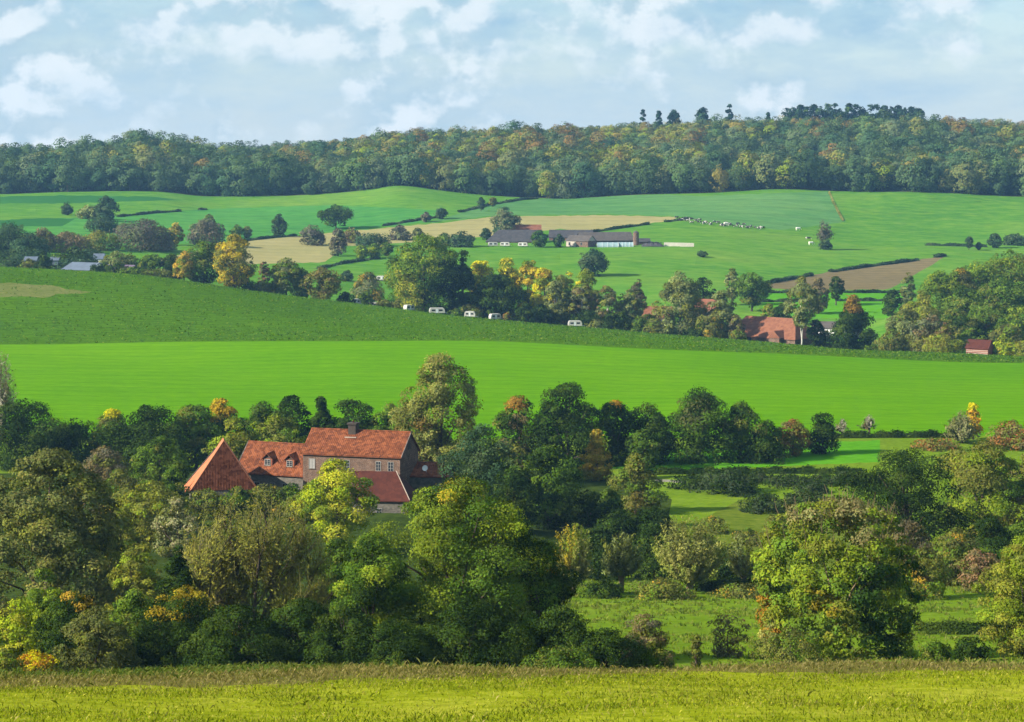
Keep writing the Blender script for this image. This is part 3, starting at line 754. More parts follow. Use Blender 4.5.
# --- the belt of trees in front of the cereal field
G1 = 'trees in the belt along the cereal field'
for lab, u, vt, w, d, sh, pal, acc in (
 ('almost black rounded sycamore at the sallow end of the belt', 20, 398, 92, 398, 'round', 'dark', ()),
 ('dark bushy hawthorn with shaded flanks beside the black sycamore', 78, 418, 70, 404, 'dome', 'dark', ()),
 ('broad dark oak of the belt above the grey sallow', 150, 405, 92, 396, 'round', 'dark', ()),
 ('dusky hazel with one yellow top beside the broad dark oak', 112, 408, 44, 410, 'dome', 'olive', ((0, .95, .3, YEL, .9),)),
 ('rounded green ash of the belt behind the barn', 196, 402, 62, 402, 'round', 'green', ()),
 ('golden topped maple standing out of the belt behind the barn', 222, 396, 48, 408, 'round', 'dark', ((0, .95, .6, (0.33, 0.22, 0.015), .9),)),
 ('bushy dark green field maple between the golden maple and the pine', 262, 402, 64, 405, 'dome', 'dark', ()),
 ('pointed dark pine of the belt above the cottage roof', 321, 384, 30, 402, 'cone', 'dark', ()),
 ('dark bushy elder beside the pointed pine', 292, 396, 52, 404, 'round', 'dark', ()),
 ('dark green elm between the pine and the pale lime tree', 352, 396, 60, 404, 'round', 'dark', ()),
 ('shaded green shrub tree leaning to the pale lime tree', 388, 402, 46, 402, 'round', 'green', ()),
 ('brown tinged oak between the pale lime and the round sycamore', 520, 393, 56, 408, 'round', [(GRN, 4), (OLV, 3), (BRN, 2), (DKG, 3)], ((0, .95, .4, (0.2, 0.11, 0.02), .7),)),
 ('tall smooth round sycamore, highest in the belt past the lime tree', 568, 378, 76, 406, 'dome', 'dark', ()),
 ('bushy dark thorn with an orange tip beside the round sycamore', 614, 398, 52, 410, 'dome', 'dark', ((0, .97, .25, (0.33, 0.17, 0.015), .9),)),
 ('dark spreading hawthorn in the middle of the belt', 648, 402, 62, 412, 'dome', 'dark', ((.3, .95, .3, OCH, .5),)),
 ('high domed dark hornbeam in the belt above the lawn', 700, 388, 74, 412, 'dome', [(DKG, 3), (GRN, 4), ((0.06, 0.07, 0.02), 3)], ()),
 ('leaning dark hazel at the lower flank of the hornbeam', 740, 402, 56, 413, 'dome', [(DKG, 3), (GRN, 4), (OLV, 2)], ()),
 ('rusty red thorn near the end of the belt', 793, 418, 40, 420, 'dome', 'rust', ()),
 ('short green thorn before the rusty red thorn', 768, 420, 34, 418, 'dome', 'green', ()),
):
    T('belt_tree', lab, 'tree', u, vt, w, d, sh, pal, .02, acc, G1, rcf=.26)
bush('narrow dark juniper closing the belt', 822, 408, 30, 422, 'dark', kind='juniper', rcf=.5, rough=.05, group=G1)
bush('olive scrub before the cottage wall', 268, 484, 56, 330, 'olive')
bush('green elder before the cottage wall', 292, 482, 34, 331, 'green')
T('poplar_tree', 'yellow green poplar in the gap behind the barn ridge', 'tree', 232, 417, 52, 375, 'oval', 'yolive', .03)
T('willow_tree', 'sunlit yellow green sallow behind the cottage roof', 'tree', 276, 414, 70, 378, 'round', [(YGR, 4), (OLV, 4), (MID, 2)], .03)
T('elder_tree', 'olive elder filling the gap before the barn', 'tree', 160, 436, 66, 350, 'round', 'green', .03)
T('sallow_tree', 'pale yellow sallow in the scrub before the barn', 'tree', 150, 480, 72, 300, 'round', 'yolive', .02)
T('sallow_tree', 'buff coloured seeding sallow beside the barn', 'tree', 178, 496, 52, 290, 'dome', 'pale', .02)
bush('dark shrub at the barn corner', 172, 465, 34, 332, 'green')
bush('grey brown scrub tree behind the huge sallow', 104, 446, 56, 330, 'brown', kind='scrub_tree', shape='round')
bush('mixed green scrub between the sallow and the barn', 120, 468, 60, 312, 'olive')
bush('dark shrub hiding the cottage wall', 300, 492, 40, 322, 'olive')
T('bare_tree', 'leafless grey tree against the cereal field at the photo border', 'tree', 2, 350, 40, 446, pal='palegrey', style='shoots', shape='oval', head=.3, dens_=.25, bark='bark_grey', shoots=120)
# --- the far end of the lawn and the wood on its corner
T('scots_pine', 'dark open pine with layered boughs behind the rounded hazel', 'tree', 908, 440, 112, 300, 'open', 'dark', .2, rcf=.2, rough=.36, limbs=18, dens_=.8)
T('oak_tree', 'olive oak with yellow tufts beside the dark open pine', 'tree', 984, 440, 88, 322, 'round', [(OLV, 5), (YGR, 3), (GRN, 3), ((0.15, 0.14, 0.02), 2)], .03, rcf=.22)
T('oak_tree', 'green brown oak at the photo border under the cereal field', 'tree', 1030, 452, 66, 330, 'round', [(OLV, 4), (GRN, 3), (BRN, 1)], .03)
T('willow_tree', 'pale silvery willow standing up against the cereal field', 'tree', 962, 412, 42, 436, pal='pale', style='shoots', shape='dome', head=.1, bark='bark_grey', shoots=120, leafy=(.2, 1))
T('birch_tree', 'slim golden birch tip behind the silvery willow', 'tree', 973, 398, 20, 442, 'cone', [((0.42, 0.24, 0.02), 5), (YEL, 3)], .1, rcf=.42, rough=.05)
bush('low russet bush in front of the silvery willow', 936, 438, 46, 428, 'rust')
bush('brown green thorn bush beside the cereal field', 1012, 420, 50, 430, 'rust', dens_=.9)
bush('olive thorn between the russet bush and the olive oak', 960, 450, 56, 400, 'yolive')
for lab, u, vt, w, d, pal in (
 ('brown scrub on the shaded slope below the open pine', 905, 520, 70, 280, 'brown'), ('olive scrub below the olive oak', 955, 528, 70, 278, 'olive'),
 ('dark scrub clump under the olive oak', 990, 515, 60, 286, 'dark'), ('russet scrub clump low on the shaded slope', 978, 548, 50, 270, 'rosy'),
 ('green scrub clump beside the border oak', 1022, 522, 60, 290, 'green'), ('dim green scrub behind the rounded hazel', 925, 548, 56, 262, 'olive'), ('scrub with yellow leaves above the lime green maple', 1012, 556, 44, 262, 'yolive')):
    bush(lab, u, vt, w, d, pal, kind='scrub', rough=.3, dens_=.8)
T('shrub_tree', 'small young tree alone between hedge and cereal field', 'tree', 869, 414, 20, 446, pal='palegrey', style='shoots', shape='oval', head=.35, dens_=.2, shoots=24)
T('shrub_tree', 'thin young tree beside the narrow dark juniper', 'tree', 842, 418, 18, 446, pal='palegrey', style='shoots', shape='oval', head=.35, dens_=.2, shoots=24)
hedge('low clipped hedge along the foot of the cereal field', [(826, 438.5), (880, 438), (950, 438)], 444, 1.2, 1.4, 'dark')
hedge('dark sunken hedge below the lawn', [(640, 0), (760, 0), (862, 0)], 396, 1.0, 1.6, 'dark')
for lab, u, vt, w, d in (('dark grey green gorse next to the gravel track', 702, 474, 44, 381), ('dark gorse between the large mound and the ivy', 758, 473, 42, 384), ('wide dark gorse in the middle of the bank top', 792, 475, 52, 380),
 ('low dark gorse towards the open pine on the bank top', 826, 474, 46, 382), ('dark gorse touching the open pine on the bank top', 856, 472, 44, 384), ('flat dark gorse before the middle of the bank top', 812, 482, 34, 372)):
    bush(lab, u, vt, w, d, [(DKG, 3), ((0.04, 0.055, 0.022), 4)])
for lab, u, vt, w, d in (('small briar on the sunlit bank below the round gorse', 776, 514, 26, 335), ('small briar on the bank near the broad pollard', 716, 516, 30, 330), ('grassy briar low on the sunlit bank', 748, 528, 34, 318)):
    bush(lab, u, vt, w, d, 'olive', dens_=.6, rough=.3)
hedge('shaded brambles at the foot of the grass bank', [(700, 0), (780, 0)], 272, 1.3, 3.0, 'dark')
hedge('dark bramble line across the shaded paddock', [(925, 0), (1000, 0), (1060, 0)], 215, 1.0, 2.2, 'dark')

# --- the half bare willow with visible limbs
def open_willow(label, u, vtop, w, d):
    rng = np.random.default_rng(55)
    p = at(u, d); H = (VH - vtop) * d / F - p.z; W = w * d / F
    rt = empty('willow_tree', p, 0, label, 'tree')
    mb = MB(); tw = MB(); nodes = []
    def limb(s, dirv, ln, r, lev, k=6):
        pts = [s]; rad = [r]; q = s.copy(); dv = dirv.copy()
        for i in range(k):
            dv = (dv + Vector(rng.normal(0, .09, 3)) + Vector((0, 0, .06))).normalized()
            q = q + dv * ln / k
            if (q.x ** 2 + q.y ** 2) / (W / 2) ** 2 + (q.z / H) ** 2 > .9: break
            pts.append(q.copy()); rad.append(r * (1 - .75 * (i + 1) / k))
            if lev > 0 or i > 1: nodes.append((q.copy(), dv.copy()))
        if len(pts) < 2: return
        mb.tube(pts, rad, 6 if lev == 0 else 4, caps=False)
        if lev < 2:
            for j in range(5):
                b = pts[int(rng.integers(1, len(pts)))]
                side = Vector(rng.normal(0, 1, 3)); side = (side - dv * side.dot(dv)).normalized()
                limb(b, (dv + side * rng.uniform(.4, .9)).normalized(), ln * rng.uniform(.4, .6), r * .36, lev + 1, 5)
    for (ax, ay, az, f) in ((-1.1, -.1, .75, .72), (-.75, -.3, 1, .74), (-.3, .1, 1, .74), (.05, -.3, 1, .74), (.45, -.1, 1, .72), (.95, -.1, .8, .72), (.2, .6, .9, .62), (-.7, .5, .7, .6), (.8, .5, .6, .6)):
        limb(Vector((ax * .4, ay * .4, H * .05)), Vector((ax, ay, az)).normalized(), H * f, .21, 0)
    mb.tube([(0, 0, -.5), (0, 0, H * .04), (.1, 0, H * .1)], [.9, .75, .5], 8)
    S = []; E = []
    ts, rs_ = SHAPE['round']
    for i in range(2600):
        q, dv = nodes[rng.integers(len(nodes))]
        rnd = Vector(rng.normal(0, 1, 3))
        e = q + (dv * 1.0 + rnd * .5 + Vector((q.x * .05, q.y * .05, .45))).normalized() * rng.uniform(.08, .22) * H
        if (e.x ** 2 + e.y ** 2) / (W / 2) ** 2 + (e.z / H) ** 2 > 1.0: continue
        S.append(q); E.append(e)
        tw.tube([q, q.lerp(e, .55) + Vector(rng.normal(0, .06, 3)), e], [.032, .022, .010], 3, caps=False)
    mb.build('trunk', M['bark'], rt, smooth=True)
    tw.build('twigs', M['willow_twig'], rt)['kind'] = 'stuff'
    S = np.array(S); E = np.array(E)
    n = 30000
    i = rng.integers(0, len(S), n); t = rng.uniform(.25, 1.1, n)[:, None]
    pos = S[i] * (1 - t) + E[i] * t + rng.normal(0, .13, (n, 3))
    # low leafy suckers fill the foot
    ax = unit(E[i] - S[i] + rng.normal(0, .3, (n, 3)))
    nrm = unit(rng.normal(0, .55, (n, 3)) + unit(pos - np.array([0, 0, H * .3])) * 1.1 + np.array([0, 0, .3]))
    st = pick([((0.17, 0.17, 0.028), 5), ((0.21, 0.20, 0.035), 3), ((0.125, 0.14, 0.025), 3), ((0.26, 0.22, 0.03), 1)], len(S), rng)
    col = st[i] * rng.uniform(.86, 1.14, (n, 1))
    link(bpy.data.objects.new('crown', quad_mesh('crown', cards(pos, nrm, .075 * rng.uniform(.6, 1.3, n), rng, ax, 2.0), col, M['leaf'])), rt)
bush('olive scrub at the foot of the barn gable', 206, 488, 44, 326, 'olive')
bush('green scrub under the barn corner towards the cottage', 238, 486, 40, 326, 'green')
open_willow('half bare willow with spreading limbs and thin olive leaves, before the barn', 252, 484, 196, 190)

# --- the valley beyond the crop field
G2 = 'trees of the hamlet in the valley'
for lab, kind, u, vt, w, d, sh, pal, kw in (
 ('glowing yellow round maple on the crest of the crop field', 'maple_tree', 234, 234, 44, 812, 'round', [((0.40, 0.29, 0.012), 5), ((0.28, 0.22, 0.02), 3), (OLV, 2)], dict(acc=((.5, .3, .6, OLV, .6),), rough=.09)),
 ('dark green ash close behind the glowing yellow maple', 'ash_tree', 204, 240, 50, 826, 'round', 'green', dict(acc=((-.8, .5, .5, OCH, .5),))),
 ('small ochre tree in front of the dark green ash', 'maple_tree', 184, 254, 24, 820, 'round', 'ochre', {}),
 ('olive green tree with a narrow foot beyond the yellow maple', 'hazel_tree', 286, 256, 36, 815, 'oval', [(OLV, 5), (MID, 3), (GRY, 2)], {}),
 ('brownish round tree at the crop edge next to the olive one', 'hazel_tree', 323, 268, 40, 812, 'round', [(OLV, 4), ((0.14, 0.11, 0.03), 4)], {}),
 ('dark tree behind the olive and brown pair', 'ash_tree', 300, 268, 26, 860, 'round', 'dark', {}),
 ('red leaved little tree behind the olive tree', 'cherry_tree', 264, 258, 12, 870, 'round', 'rosy', {}),
 ('great bright green lime tree above the caravans', 'lime_tree', 424, 233, 82, 832, 'round', [(MID, 4), (YGR, 4), (GRN, 3)], dict(acc=((.6, .3, .7, DKG, .7), (-.6, .3, .6, (0.19, 0.20, 0.02), .5)), limbs=12, rough=.1)),
 ('shaded dark yew leaning out beside the bright green lime', 'yew_tree', 463, 250, 34, 836, 'cone', 'dark', {}),
 ('dark round tree in front of the yellow poplars', 'oak_tree', 496, 272, 48, 828, 'round', 'dark', {}),
 ('golden poplar between the yew and the dark round tree', 'poplar_tree', 482, 254, 28, 846, 'oval', 'yellow', {}),
 ('lemon yellow poplar behind the dark round tree', 'poplar_tree', 507, 256, 28, 850, 'oval', [((0.36, 0.32, 0.02), 5), (YGR, 3)], {}),
 ('tall golden poplar beside the dark round tree', 'poplar_tree', 528, 256, 26, 845, 'column', [((0.34, 0.26, 0.02), 4), (YGR, 4)], {}),
 ('brightest yellow poplar in the middle of the row', 'poplar_tree', 545, 264, 24, 836, 'column', 'yellow', {}),
 ('yellow green aspen behind the grey birch', 'aspen_tree', 562, 262, 28, 850, 'oval', [(YGR, 4), (YEL, 3), (OLV, 3)], {}),
 ('pale yellow aspen at the end of the golden row', 'aspen_tree', 586, 268, 26, 846, 'oval', [(YGR, 5), (YEL, 2), (OLV, 2)], {}),
 ('grey olive birch in front of the golden row', 'birch_tree', 556, 280, 28, 828, 'column', 'greyolive', dict(bark='birch')),
 ('brownish birch beside the grey olive birch', 'birch_tree', 582, 280, 30, 828, 'oval', [(OLV, 3), (BRN, 4), (GRY, 2)], dict(bark='birch')),
 ('thin brown birch with a hanging crown', 'birch_tree', 607, 284, 24, 826, 'column', [(OLV, 3), (BRN, 3), (GRY, 3)], dict(bark='birch')),
 ('grey green birch next to the thin brown one', 'birch_tree', 629, 288, 30, 828, 'oval', 'greyolive', dict(bark='birch')),
 ('spindly bare topped tree above the birch group', 'poplar_tree', 638, 278, 14, 850, 'column', 'brown', {}),
 ('dark yew low at the foot of the birches', 'yew_tree', 622, 312, 26, 815, 'dome', 'dark', {}),
 ('dark evergreen below the brownish birch', 'yew_tree', 588, 310, 34, 818, 'dome', 'dark', {}),
 ('dark bush below the grey olive birch', 'yew_tree', 540, 304, 26, 822, 'dome', 'dark', {}),
 ('tall grey olive willow in the hamlet with a whitish stem', 'willow_tree', 680, 270, 54, 812, 'oval', 'greyolive', dict(bark='birch', limbs=9)),
 ('dark round tree behind the tall grey olive willow', 'oak_tree', 704, 276, 38, 860, 'round', 'dark', {}),
 ('green shrub tree before the small red roof', 'hazel_tree', 648, 314, 28, 812, 'dome', 'green', {}),
 ('drooping olive birch between the red roofs', 'birch_tree', 722, 288, 34, 806, 'oval', 'greyolive', dict(bark='birch')),
 ('olive hazel at the lower end of the red roofs', 'hazel_tree', 709, 312, 32, 798, 'dome', 'olive', {}),
 ('round green tree on a short trunk in the paddock', 'oak_tree', 752, 271, 38, 935, 'round', 'green', dict(cb=.18)),
 ('slim greyish tree beside the round paddock tree', 'ash_tree', 732, 268, 16, 950, 'oval', 'greyolive', dict(cb=.15)),
 ('white stemmed tall birch in front of the big red roof', 'birch_tree', 802, 276, 36, 786, 'oval', 'greyolive', dict(bark='birch', cb=.33, limbs=8, top=.7, r0=.34)),
 ('dark green oak with an orange brown top at the hamlet end', 'oak_tree', 853, 292, 50, 780, 'cone', 'dark', dict(acc=((0, .9, .55, (0.2, 0.12, 0.02), .8),))),
 ('dark yew beside the white stemmed birch', 'yew_tree', 816, 318, 20, 790, 'round', 'dark', {}),
 ('small dark tree in the paddock by the ploughed field', 'apple_tree', 836, 276, 16, 960, 'round', 'dark', dict(cb=.25)),
 ('dull brown tree behind the white stemmed birch', 'apple_tree', 818, 278, 22, 930, 'round', 'brown', {}),
 ('yellow shrub behind the big red roof', 'hazel_tree', 769, 303, 16, 900, 'dome', 'yolive', {}),
 ('blue green shrub behind the big red roof', 'hazel_tree', 784, 302, 22, 895, 'dome', 'dark', {}),
 ('dark thorn at the low end of the ploughed field', 'thorn_tree', 893, 290, 22, 900, 'dome', 'dark', {}),
 ('small grey thorn on the ploughed field edge', 'thorn_tree', 908, 272, 18, 930, 'dome', 'greyolive', {}),
 ('rounded ochre shrub in front of the knoll wood', 'hazel_tree', 941, 333, 46, 728, 'dome', 'yolive', {}),
 ('dull olive shrub at the knoll foot', 'hazel_tree', 893, 330, 32, 742, 'dome', 'olive', {}),
 ('lime coloured shrub beside the slatted red shed', 'hazel_tree', 1004, 334, 24, 735, 'dome', 'lime', {}),
 ('green shrub behind the slatted red shed', 'hazel_tree', 972, 326, 34, 760, 'dome', 'green', {}),
 ('olive shrub beyond the slatted red shed at the photo border', 'hazel_tree', 1024, 340, 26, 728, 'dome', 'yolive', {}),
):
    kw = dict(kw); kw.setdefault('cb', .05)
    if kind in ('poplar_tree', 'aspen_tree'): kw.update(rcf=.38, rough=.05); w += 4
    T(kind, lab, 'tree', u, vt, w, d, sh, pal, group=G2, dens_=1.1, **kw)
G3 = 'trees of the wood on the knoll'
for lab, u, vt, w, d, pal in (
 ('pale olive poplar at the low end of the knoll wood', 905, 306, 40, 762, 'greyolive'), ('brown barked alder before the knoll wood', 928, 312, 40, 752, [(OLV, 3), (BRN, 2), (GRY, 3)]),
 ('yellow olive sallow on the open flank of the knoll', 922, 290, 40, 800, 'yolive'), ('bright green beech high on the open flank of the knoll', 942, 270, 48, 838, 'fresh'),
 ('broad fresh green beech on the brow of the knoll', 978, 260, 50, 860, 'fresh'), ('round green beech on top of the knoll', 1010, 250, 54, 880, [(MID, 4), (OLV, 3), (YGR, 2)]),
 ('dark oak in the heart of the knoll wood', 966, 284, 46, 812, 'green'), ('deep green oak beneath the top beech', 1000, 278, 50, 820, 'green'),
 ('shadowed oak at the photo border on the knoll', 1030, 280, 50, 826, 'dark'), ('green ash on the lower slope of the knoll wood', 986, 306, 44, 785, 'green'),
 ('dark ash low in the middle of the knoll wood', 955, 306, 38, 778, [(GRN, 3), (OLV, 3), (DKG, 2)]), ('fresh green ash at the border of the knoll wood', 1018, 304, 44, 780, 'fresh'),
 ('reddish stemmed cherry at the wood foot', 944, 322, 20, 746, 'rosy'), ('mid green hornbeam on the outer brow of the knoll', 1045, 258, 50, 850, 'green'), ('dusky hornbeam inside the knoll wood', 1050, 300, 50, 780, 'green'),
 ('olive hornbeam between the two fresh beeches', 960, 268, 34, 850, 'olive'), ('yellowish maple between the heart oaks', 985, 290, 36, 800, [(OLV, 4), (MID, 4)]), ('olive maple above the slatted red shed', 1006, 322, 36, 760, 'olive')):
    T('knoll_tree', lab, 'tree', u, vt, w, d, 'round', pal, .04, group=G3, dens_=1.15, rcf=.27)
bush('russet shrub before the wide red roof', 736, 314, 18, 798, 'brown')
for lab, u, vt, w, d, pal in (('dark thicket behind the blue grey barn', 78, 249, 50, 885, 'blue'), ('dull thicket between the conical fir and the blue grey barn', 58, 252, 26, 884, 'green'),
 ('dark shrub at the near corner of the blue grey barn', 98, 262, 18, 838, 'dark'), ('olive shrub before the pale flat shed', 28, 258, 20, 850, 'olive'), ('wide dark thicket filling the gap behind the pale flat shed', 24, 246, 60, 915, 'blue'),
 ('dusky thicket behind the mauve roofed shed', 116, 251, 36, 880, 'greyolive'), ('dark shrub before the white fronted shed', 104, 262, 14, 842, 'green')):
    bush(lab, u, vt, w, d, pal, kind='thicket')
# bushes along the crest of the crop field
G4 = 'shrubs along the crest of the crop field'
rs = np.random.default_rng(11)
for i in range(34):
    u = [118, 132, 146, 160, 172, 246, 262, 274, 346, 366, 384, 398, 442, 456, 470, 512, 526, 552, 566, 596, 612, 640, 656, 668, 694, 716, 738, 826, 846, 872, 884, 912, 925, 1012][i]
    cv_ = float(np.interp(u, UG, CREST_V)); cd = float(np.interp(u, UG, CREST_D)) + rs.uniform(14, 40)
    bush('low dull shrub in the hedge along the crest of the crop field', u, cv_ - rs.uniform(7, 18), rs.uniform(16, 30), cd, ['dark', 'green', 'olive', 'greyolive'][i % 4], group=G4, kind='hedge_shrub')

# --- hillside trees beyond
VB = [0, 0, 0, 0, 0, 0, 221, 219, 215, 232, 250, 262, 250, 245, 250, 245, 235, 0, 0, 0, 238, 238, 236, 229, 245, 256, 243, 246, 259, 258, 256, 240, 240, 281, 300, 247, 246, 222, 219, 211, 207, 0, 240, 0, 0, 276, 257, 250, 250, 248, 245]; ti = 0
G5 = 'hedgerow trees on the far slope'
for lab, u, vt, w, d, sh, pal, cb in (
 ('dark bluish wood clump at the photo border below the meadows', 8, 222, 52, 985, 'round', 'blue', .02),
 ('second bluish tree of the clump at the photo border', 28, 232, 40, 975, 'round', 'blue', .02),
 ('beige leaved tree beside the bluish clump', 42, 228, 30, 1010, 'round', 'brown', .02),
 ('wide buff coloured thicket above the grey barn', 66, 232, 48, 1020, 'dome', [((0.16, 0.12, 0.06), 4), (OLV, 3), (BRN, 3)], .02),
 ('dark tree over the white sheds', 74, 246, 26, 930, 'round', 'dark', .02),
 ('dark conical fir in front of the grey barn', 44, 250, 20, 868, 'cone', 'dark', .02),
 ('grey green pair of trees on the meadow slope, taller one', 106, 196, 24, 1150, 'round', 'blue', .04),
 ('grey green bush tree joined to the taller slope tree', 90, 205, 30, 1150, 'round', 'greyolive', .02),
 ('small grey tree first in the meadow slope group', 67, 202, 14, 1150, 'oval', 'blue', .06),
 ('dusky tree below the meadow slope group', 102, 216, 36, 1090, 'round', 'blue', .02),
 ('olive shrub tree below the dusky one', 100, 230, 40, 1040, 'dome', 'olive', .02),
 ('dark shrub tree over the purple roofed shed', 90, 248, 28, 930, 'dome', 'blue', .02),
 ('wide grey purple leafless copse above the crop crest', 142, 219, 64, 1040, 'dome', 'purple', .02),
 ('second grey purple copse near the small yellow tree', 206, 218, 40, 1050, 'dome', 'purple', .02),
 ('grey copse between the two purple ones', 160, 226, 34, 1035, 'dome', 'greyolive', .02),
 ('small round yellow tree before the purple copse', 176, 223, 18, 1030, 'round', [((0.26, 0.21, 0.03), 5), (OLV, 3)], .1),
 ('pale topped tree above the second purple copse', 209, 214, 14, 1075, 'round', 'olive', .1),
 ('dark rounded bush above the crop crest beside the ash', 152, 252, 30, 880, 'round', 'green', .02),
 ('dark green thicket behind the purple roofed shed', 128, 254, 40, 890, 'dome', 'green', .02),
 ('thicket of dull green shrubs beside the yellow maple', 172, 252, 26, 880, 'dome', 'dark', .02),
 ('twin small tree on the lush meadow, darker one', 237, 224, 13, 1120, 'oval', 'green', .05),
 ('twin small tree on the lush meadow, paler one', 247, 225, 12, 1120, 'oval', 'greyolive', .05),
 ('lone egg shaped tree at the top of the stubble field', 279, 214, 18, 1150, 'oval', 'blue', .06),
 ('large lone dome of an oak on the lush meadow', 336, 204, 33, 1160, 'round', [(DKG, 4), (GRN, 3)], .08),
 ('purple brown trees on the stubble field, wider one', 312, 224, 26, 1100, 'dome', 'purple', .02),
 ('purple brown upright tree on the stubble field', 338, 228, 18, 1040, 'column', 'purple', .03),
 ('low brown tree right of the upright purple one', 352, 228, 20, 1080, 'dome', 'brown', .02),
 ('long dark green clump above the small lane', 372, 233, 36, 1060, 'dome', 'blue', .02),
 ('small fresh green tree by the lane', 361, 245, 16, 1010, 'round', 'fresh', .06),
 ('second fresh green tree by the lane', 374, 243, 16, 1010, 'round', 'fresh', .06),
 ('third fresh green tree by the lane next to the bright lime', 386, 242, 14, 1010, 'round', 'green', .06),
 ('purple tinted tree above the bright lime', 400, 225, 22, 1080, 'dome', 'purple', .02),
 ('grey tinted tree above the bright lime', 418, 228, 14, 1080, 'dome', 'greyolive', .02),
 ('small dark shrub in the lane field', 347, 270, 14, 935, 'round', 'blue', .02),
 ('mixed grey and orange shrub above the caravans', 368, 272, 34, 900, 'dome', [(GRY, 4), (OLV, 3), (OCH, 2)], .02),
 ('green shrub near the far farmyard, wider one', 462, 231, 26, 1080, 'dome', 'blue', .02),
 ('green shrub near the far farmyard, smaller one', 444, 232, 18, 1085, 'dome', 'green', .02),
 ('first round bush in the hedge line above the stubble', 426, 212, 10, 1250, 'round', 'purple', .05),
 ('second round bush in the hedge line above the stubble', 441, 207, 13, 1255, 'round', 'blue', .05),
 ('small slim tree in the hedge line under the forest', 481, 197, 8, 1330, 'oval', 'blue', .1),
 ('small yellowish tree in the hedge line under the forest', 493, 197, 9, 1340, 'oval', 'olive', .15),
 ('big grey green tree behind the far farm', 505, 207, 32, 1228, 'round', [(BLU, 3), (GRY, 4)], .05),
 ('dark shrub at the gable of the far farm', 486, 228, 12, 1160, 'round', 'blue', .02),
 ('round green tree in front of the far farm barn', 539, 230, 17, 1172, 'round', [(GRN, 4), ((0.035, 0.085, 0.025), 4)], .04),
 ('small tree before the brick barn of the far farm', 559, 234, 11, 1174, 'oval', 'blue', .05),
 ('lone round tree on the pasture below the far farm', 593, 248, 31, 1052, 'round', [(BLU, 3), ((0.06, 0.085, 0.035), 4)], .03),
 ('tiny windblown tree on the pasture beyond the pale wall', 702, 251, 11, 1130, 'round', 'blue', .15),
 ('first thin tree on the field above the knoll', 969, 236, 9, 1085, 'oval', 'blue', .2),
 ('second thin tree on the field above the knoll', 979, 242, 8, 1080, 'oval', 'blue', .15),
 ('ragged tree on the field above the knoll', 995, 233, 14, 1085, 'round', 'blue', .1),
 ('bluish thicket on the field above the knoll', 1016, 233, 26, 1085, 'dome', 'blue', .02),
):
    vb_ = VB[ti]; ti += 1
    if vb_: d = hit(u, vb_, 860, 1490)
    T('slope_tree', lab, 'tree', u, vt, w, d, sh, pal, cb, (), G5, rcf=.3, dens_=1.1)
T('bare_tree', 'bare grey tree over a dark bush alone on the far pasture', 'tree', 825, 219, 20, hit(825, 249, 900), pal='purple', style='shoots', shape='fan', head=.35, dens_=.25, bark='bark_grey', shoots=70)
bush('dark bush under the bare tree on the far pasture', 825, 239, 14, hit(825, 249.5, 900), 'blue')
GH = 'field hedges on the far slope'
hedge('dark hedge climbing from the stubble to the forest', [(384, 226), (440, 217), (490, 205), (520, 200), (556, 197.5)], None, 1.2, 1.6, 'blue', 1000, group=GH)
hedge('hedge between the far farm and the cattle', [(590, 232.5), (640, 225.5), (690, 219)], None, 1.2, 1.6, 'blue', 1000, group=GH)
hedge('short hedge crossing the upper meadow', [(118, 217), (150, 213.5), (178, 211.5), (206, 209.5)], None, 1.2, 1.6, 'blue', 1000, group=GH)
hedge('long dark hedge over the ploughed field', [(752, 286), (790, 279.5), (830, 272), (870, 266.5), (905, 262), (945, 256)], None, 1.3, 1.8, 'blue', 900, group=GH)
hedge('low hedge under the ploughed field', [(765, 293), (835, 292.5), (905, 293)], None, 1.2, 1.6, 'blue', 850, group=GH)
hedge('second low hedge across the paddocks', [(760, 302), (830, 301), (900, 301)], None, 1.2, 1.6, 'blue', 830, group=GH)
hedge('hedge along the top of the stubble field', [(236, 242), (270, 238), (300, 235.5)], None, 1.1, 1.5, 'blue', 950, group=GH)
hedge('dark hedge beside the small lane', [(318, 269), (340, 264), (370, 259.5), (396, 258)], None, 1.1, 1.5, 'blue', 900, group=GH)
hedge('thin hedge between the two upland meadows', [(829, 192), (833, 202), (843, 221)], None, .5, .6, 'twiggy', 1000, group=GH)
hedge('short dark hedge on the field above the knoll', [(927, 245.5), (965, 246.5), (985, 247)], None, 1.4, 2.5, 'blue', 1000, group=GH)
# ------------------------------------------------------------------ the forest on the ridge
FP = []   # prototypes: the first trees of the forest edge, whose crowns the deeper wood repeats
FPAL = [('bluish green', [((0.050, 0.085, 0.034), 1)]), ('dark green', [((0.042, 0.07, 0.022), 1)]), ('mid green', [((0.072, 0.12, 0.035), 1)]), ('olive', [((0.115, 0.13, 0.04), 1)]),  # crown greens carry extra blue in place of thicker haze
        ('yellowing', [((0.15, 0.15, 0.03), 3), (YGR, 2)]), ('bluish green', [((0.062, 0.10, 0.038), 1)]), ('rusty', [((0.17, 0.105, 0.03), 3), ((0.14, 0.11, 0.03), 2)]), ('golden', [((0.19, 0.155, 0.03), 3), ((0.16, 0.14, 0.03), 2)]),
        ('olive', [((0.095, 0.125, 0.055), 1)]), ('dark green', [((0.045, 0.09, 0.036), 1)])]
GF = 'broadleaf trees along the forest edge'
def fpts(us, dj):
    out = []
    for u in us:
        d = 1500 + dj + rs.uniform(-3, 5); out.append((u, d))
    return out
fc = 0
edge = []
u = -70.0
while u < 1100:
    edge.append((u, 1501 + rs.uniform(-2, 9))); u += rs.uniform(13, 20)
u = -70.0
while u < 1100:
    edge.append((u, 1514 + rs.uniform(-4, 6))); u += rs.uniform(12, 20)
FM = []
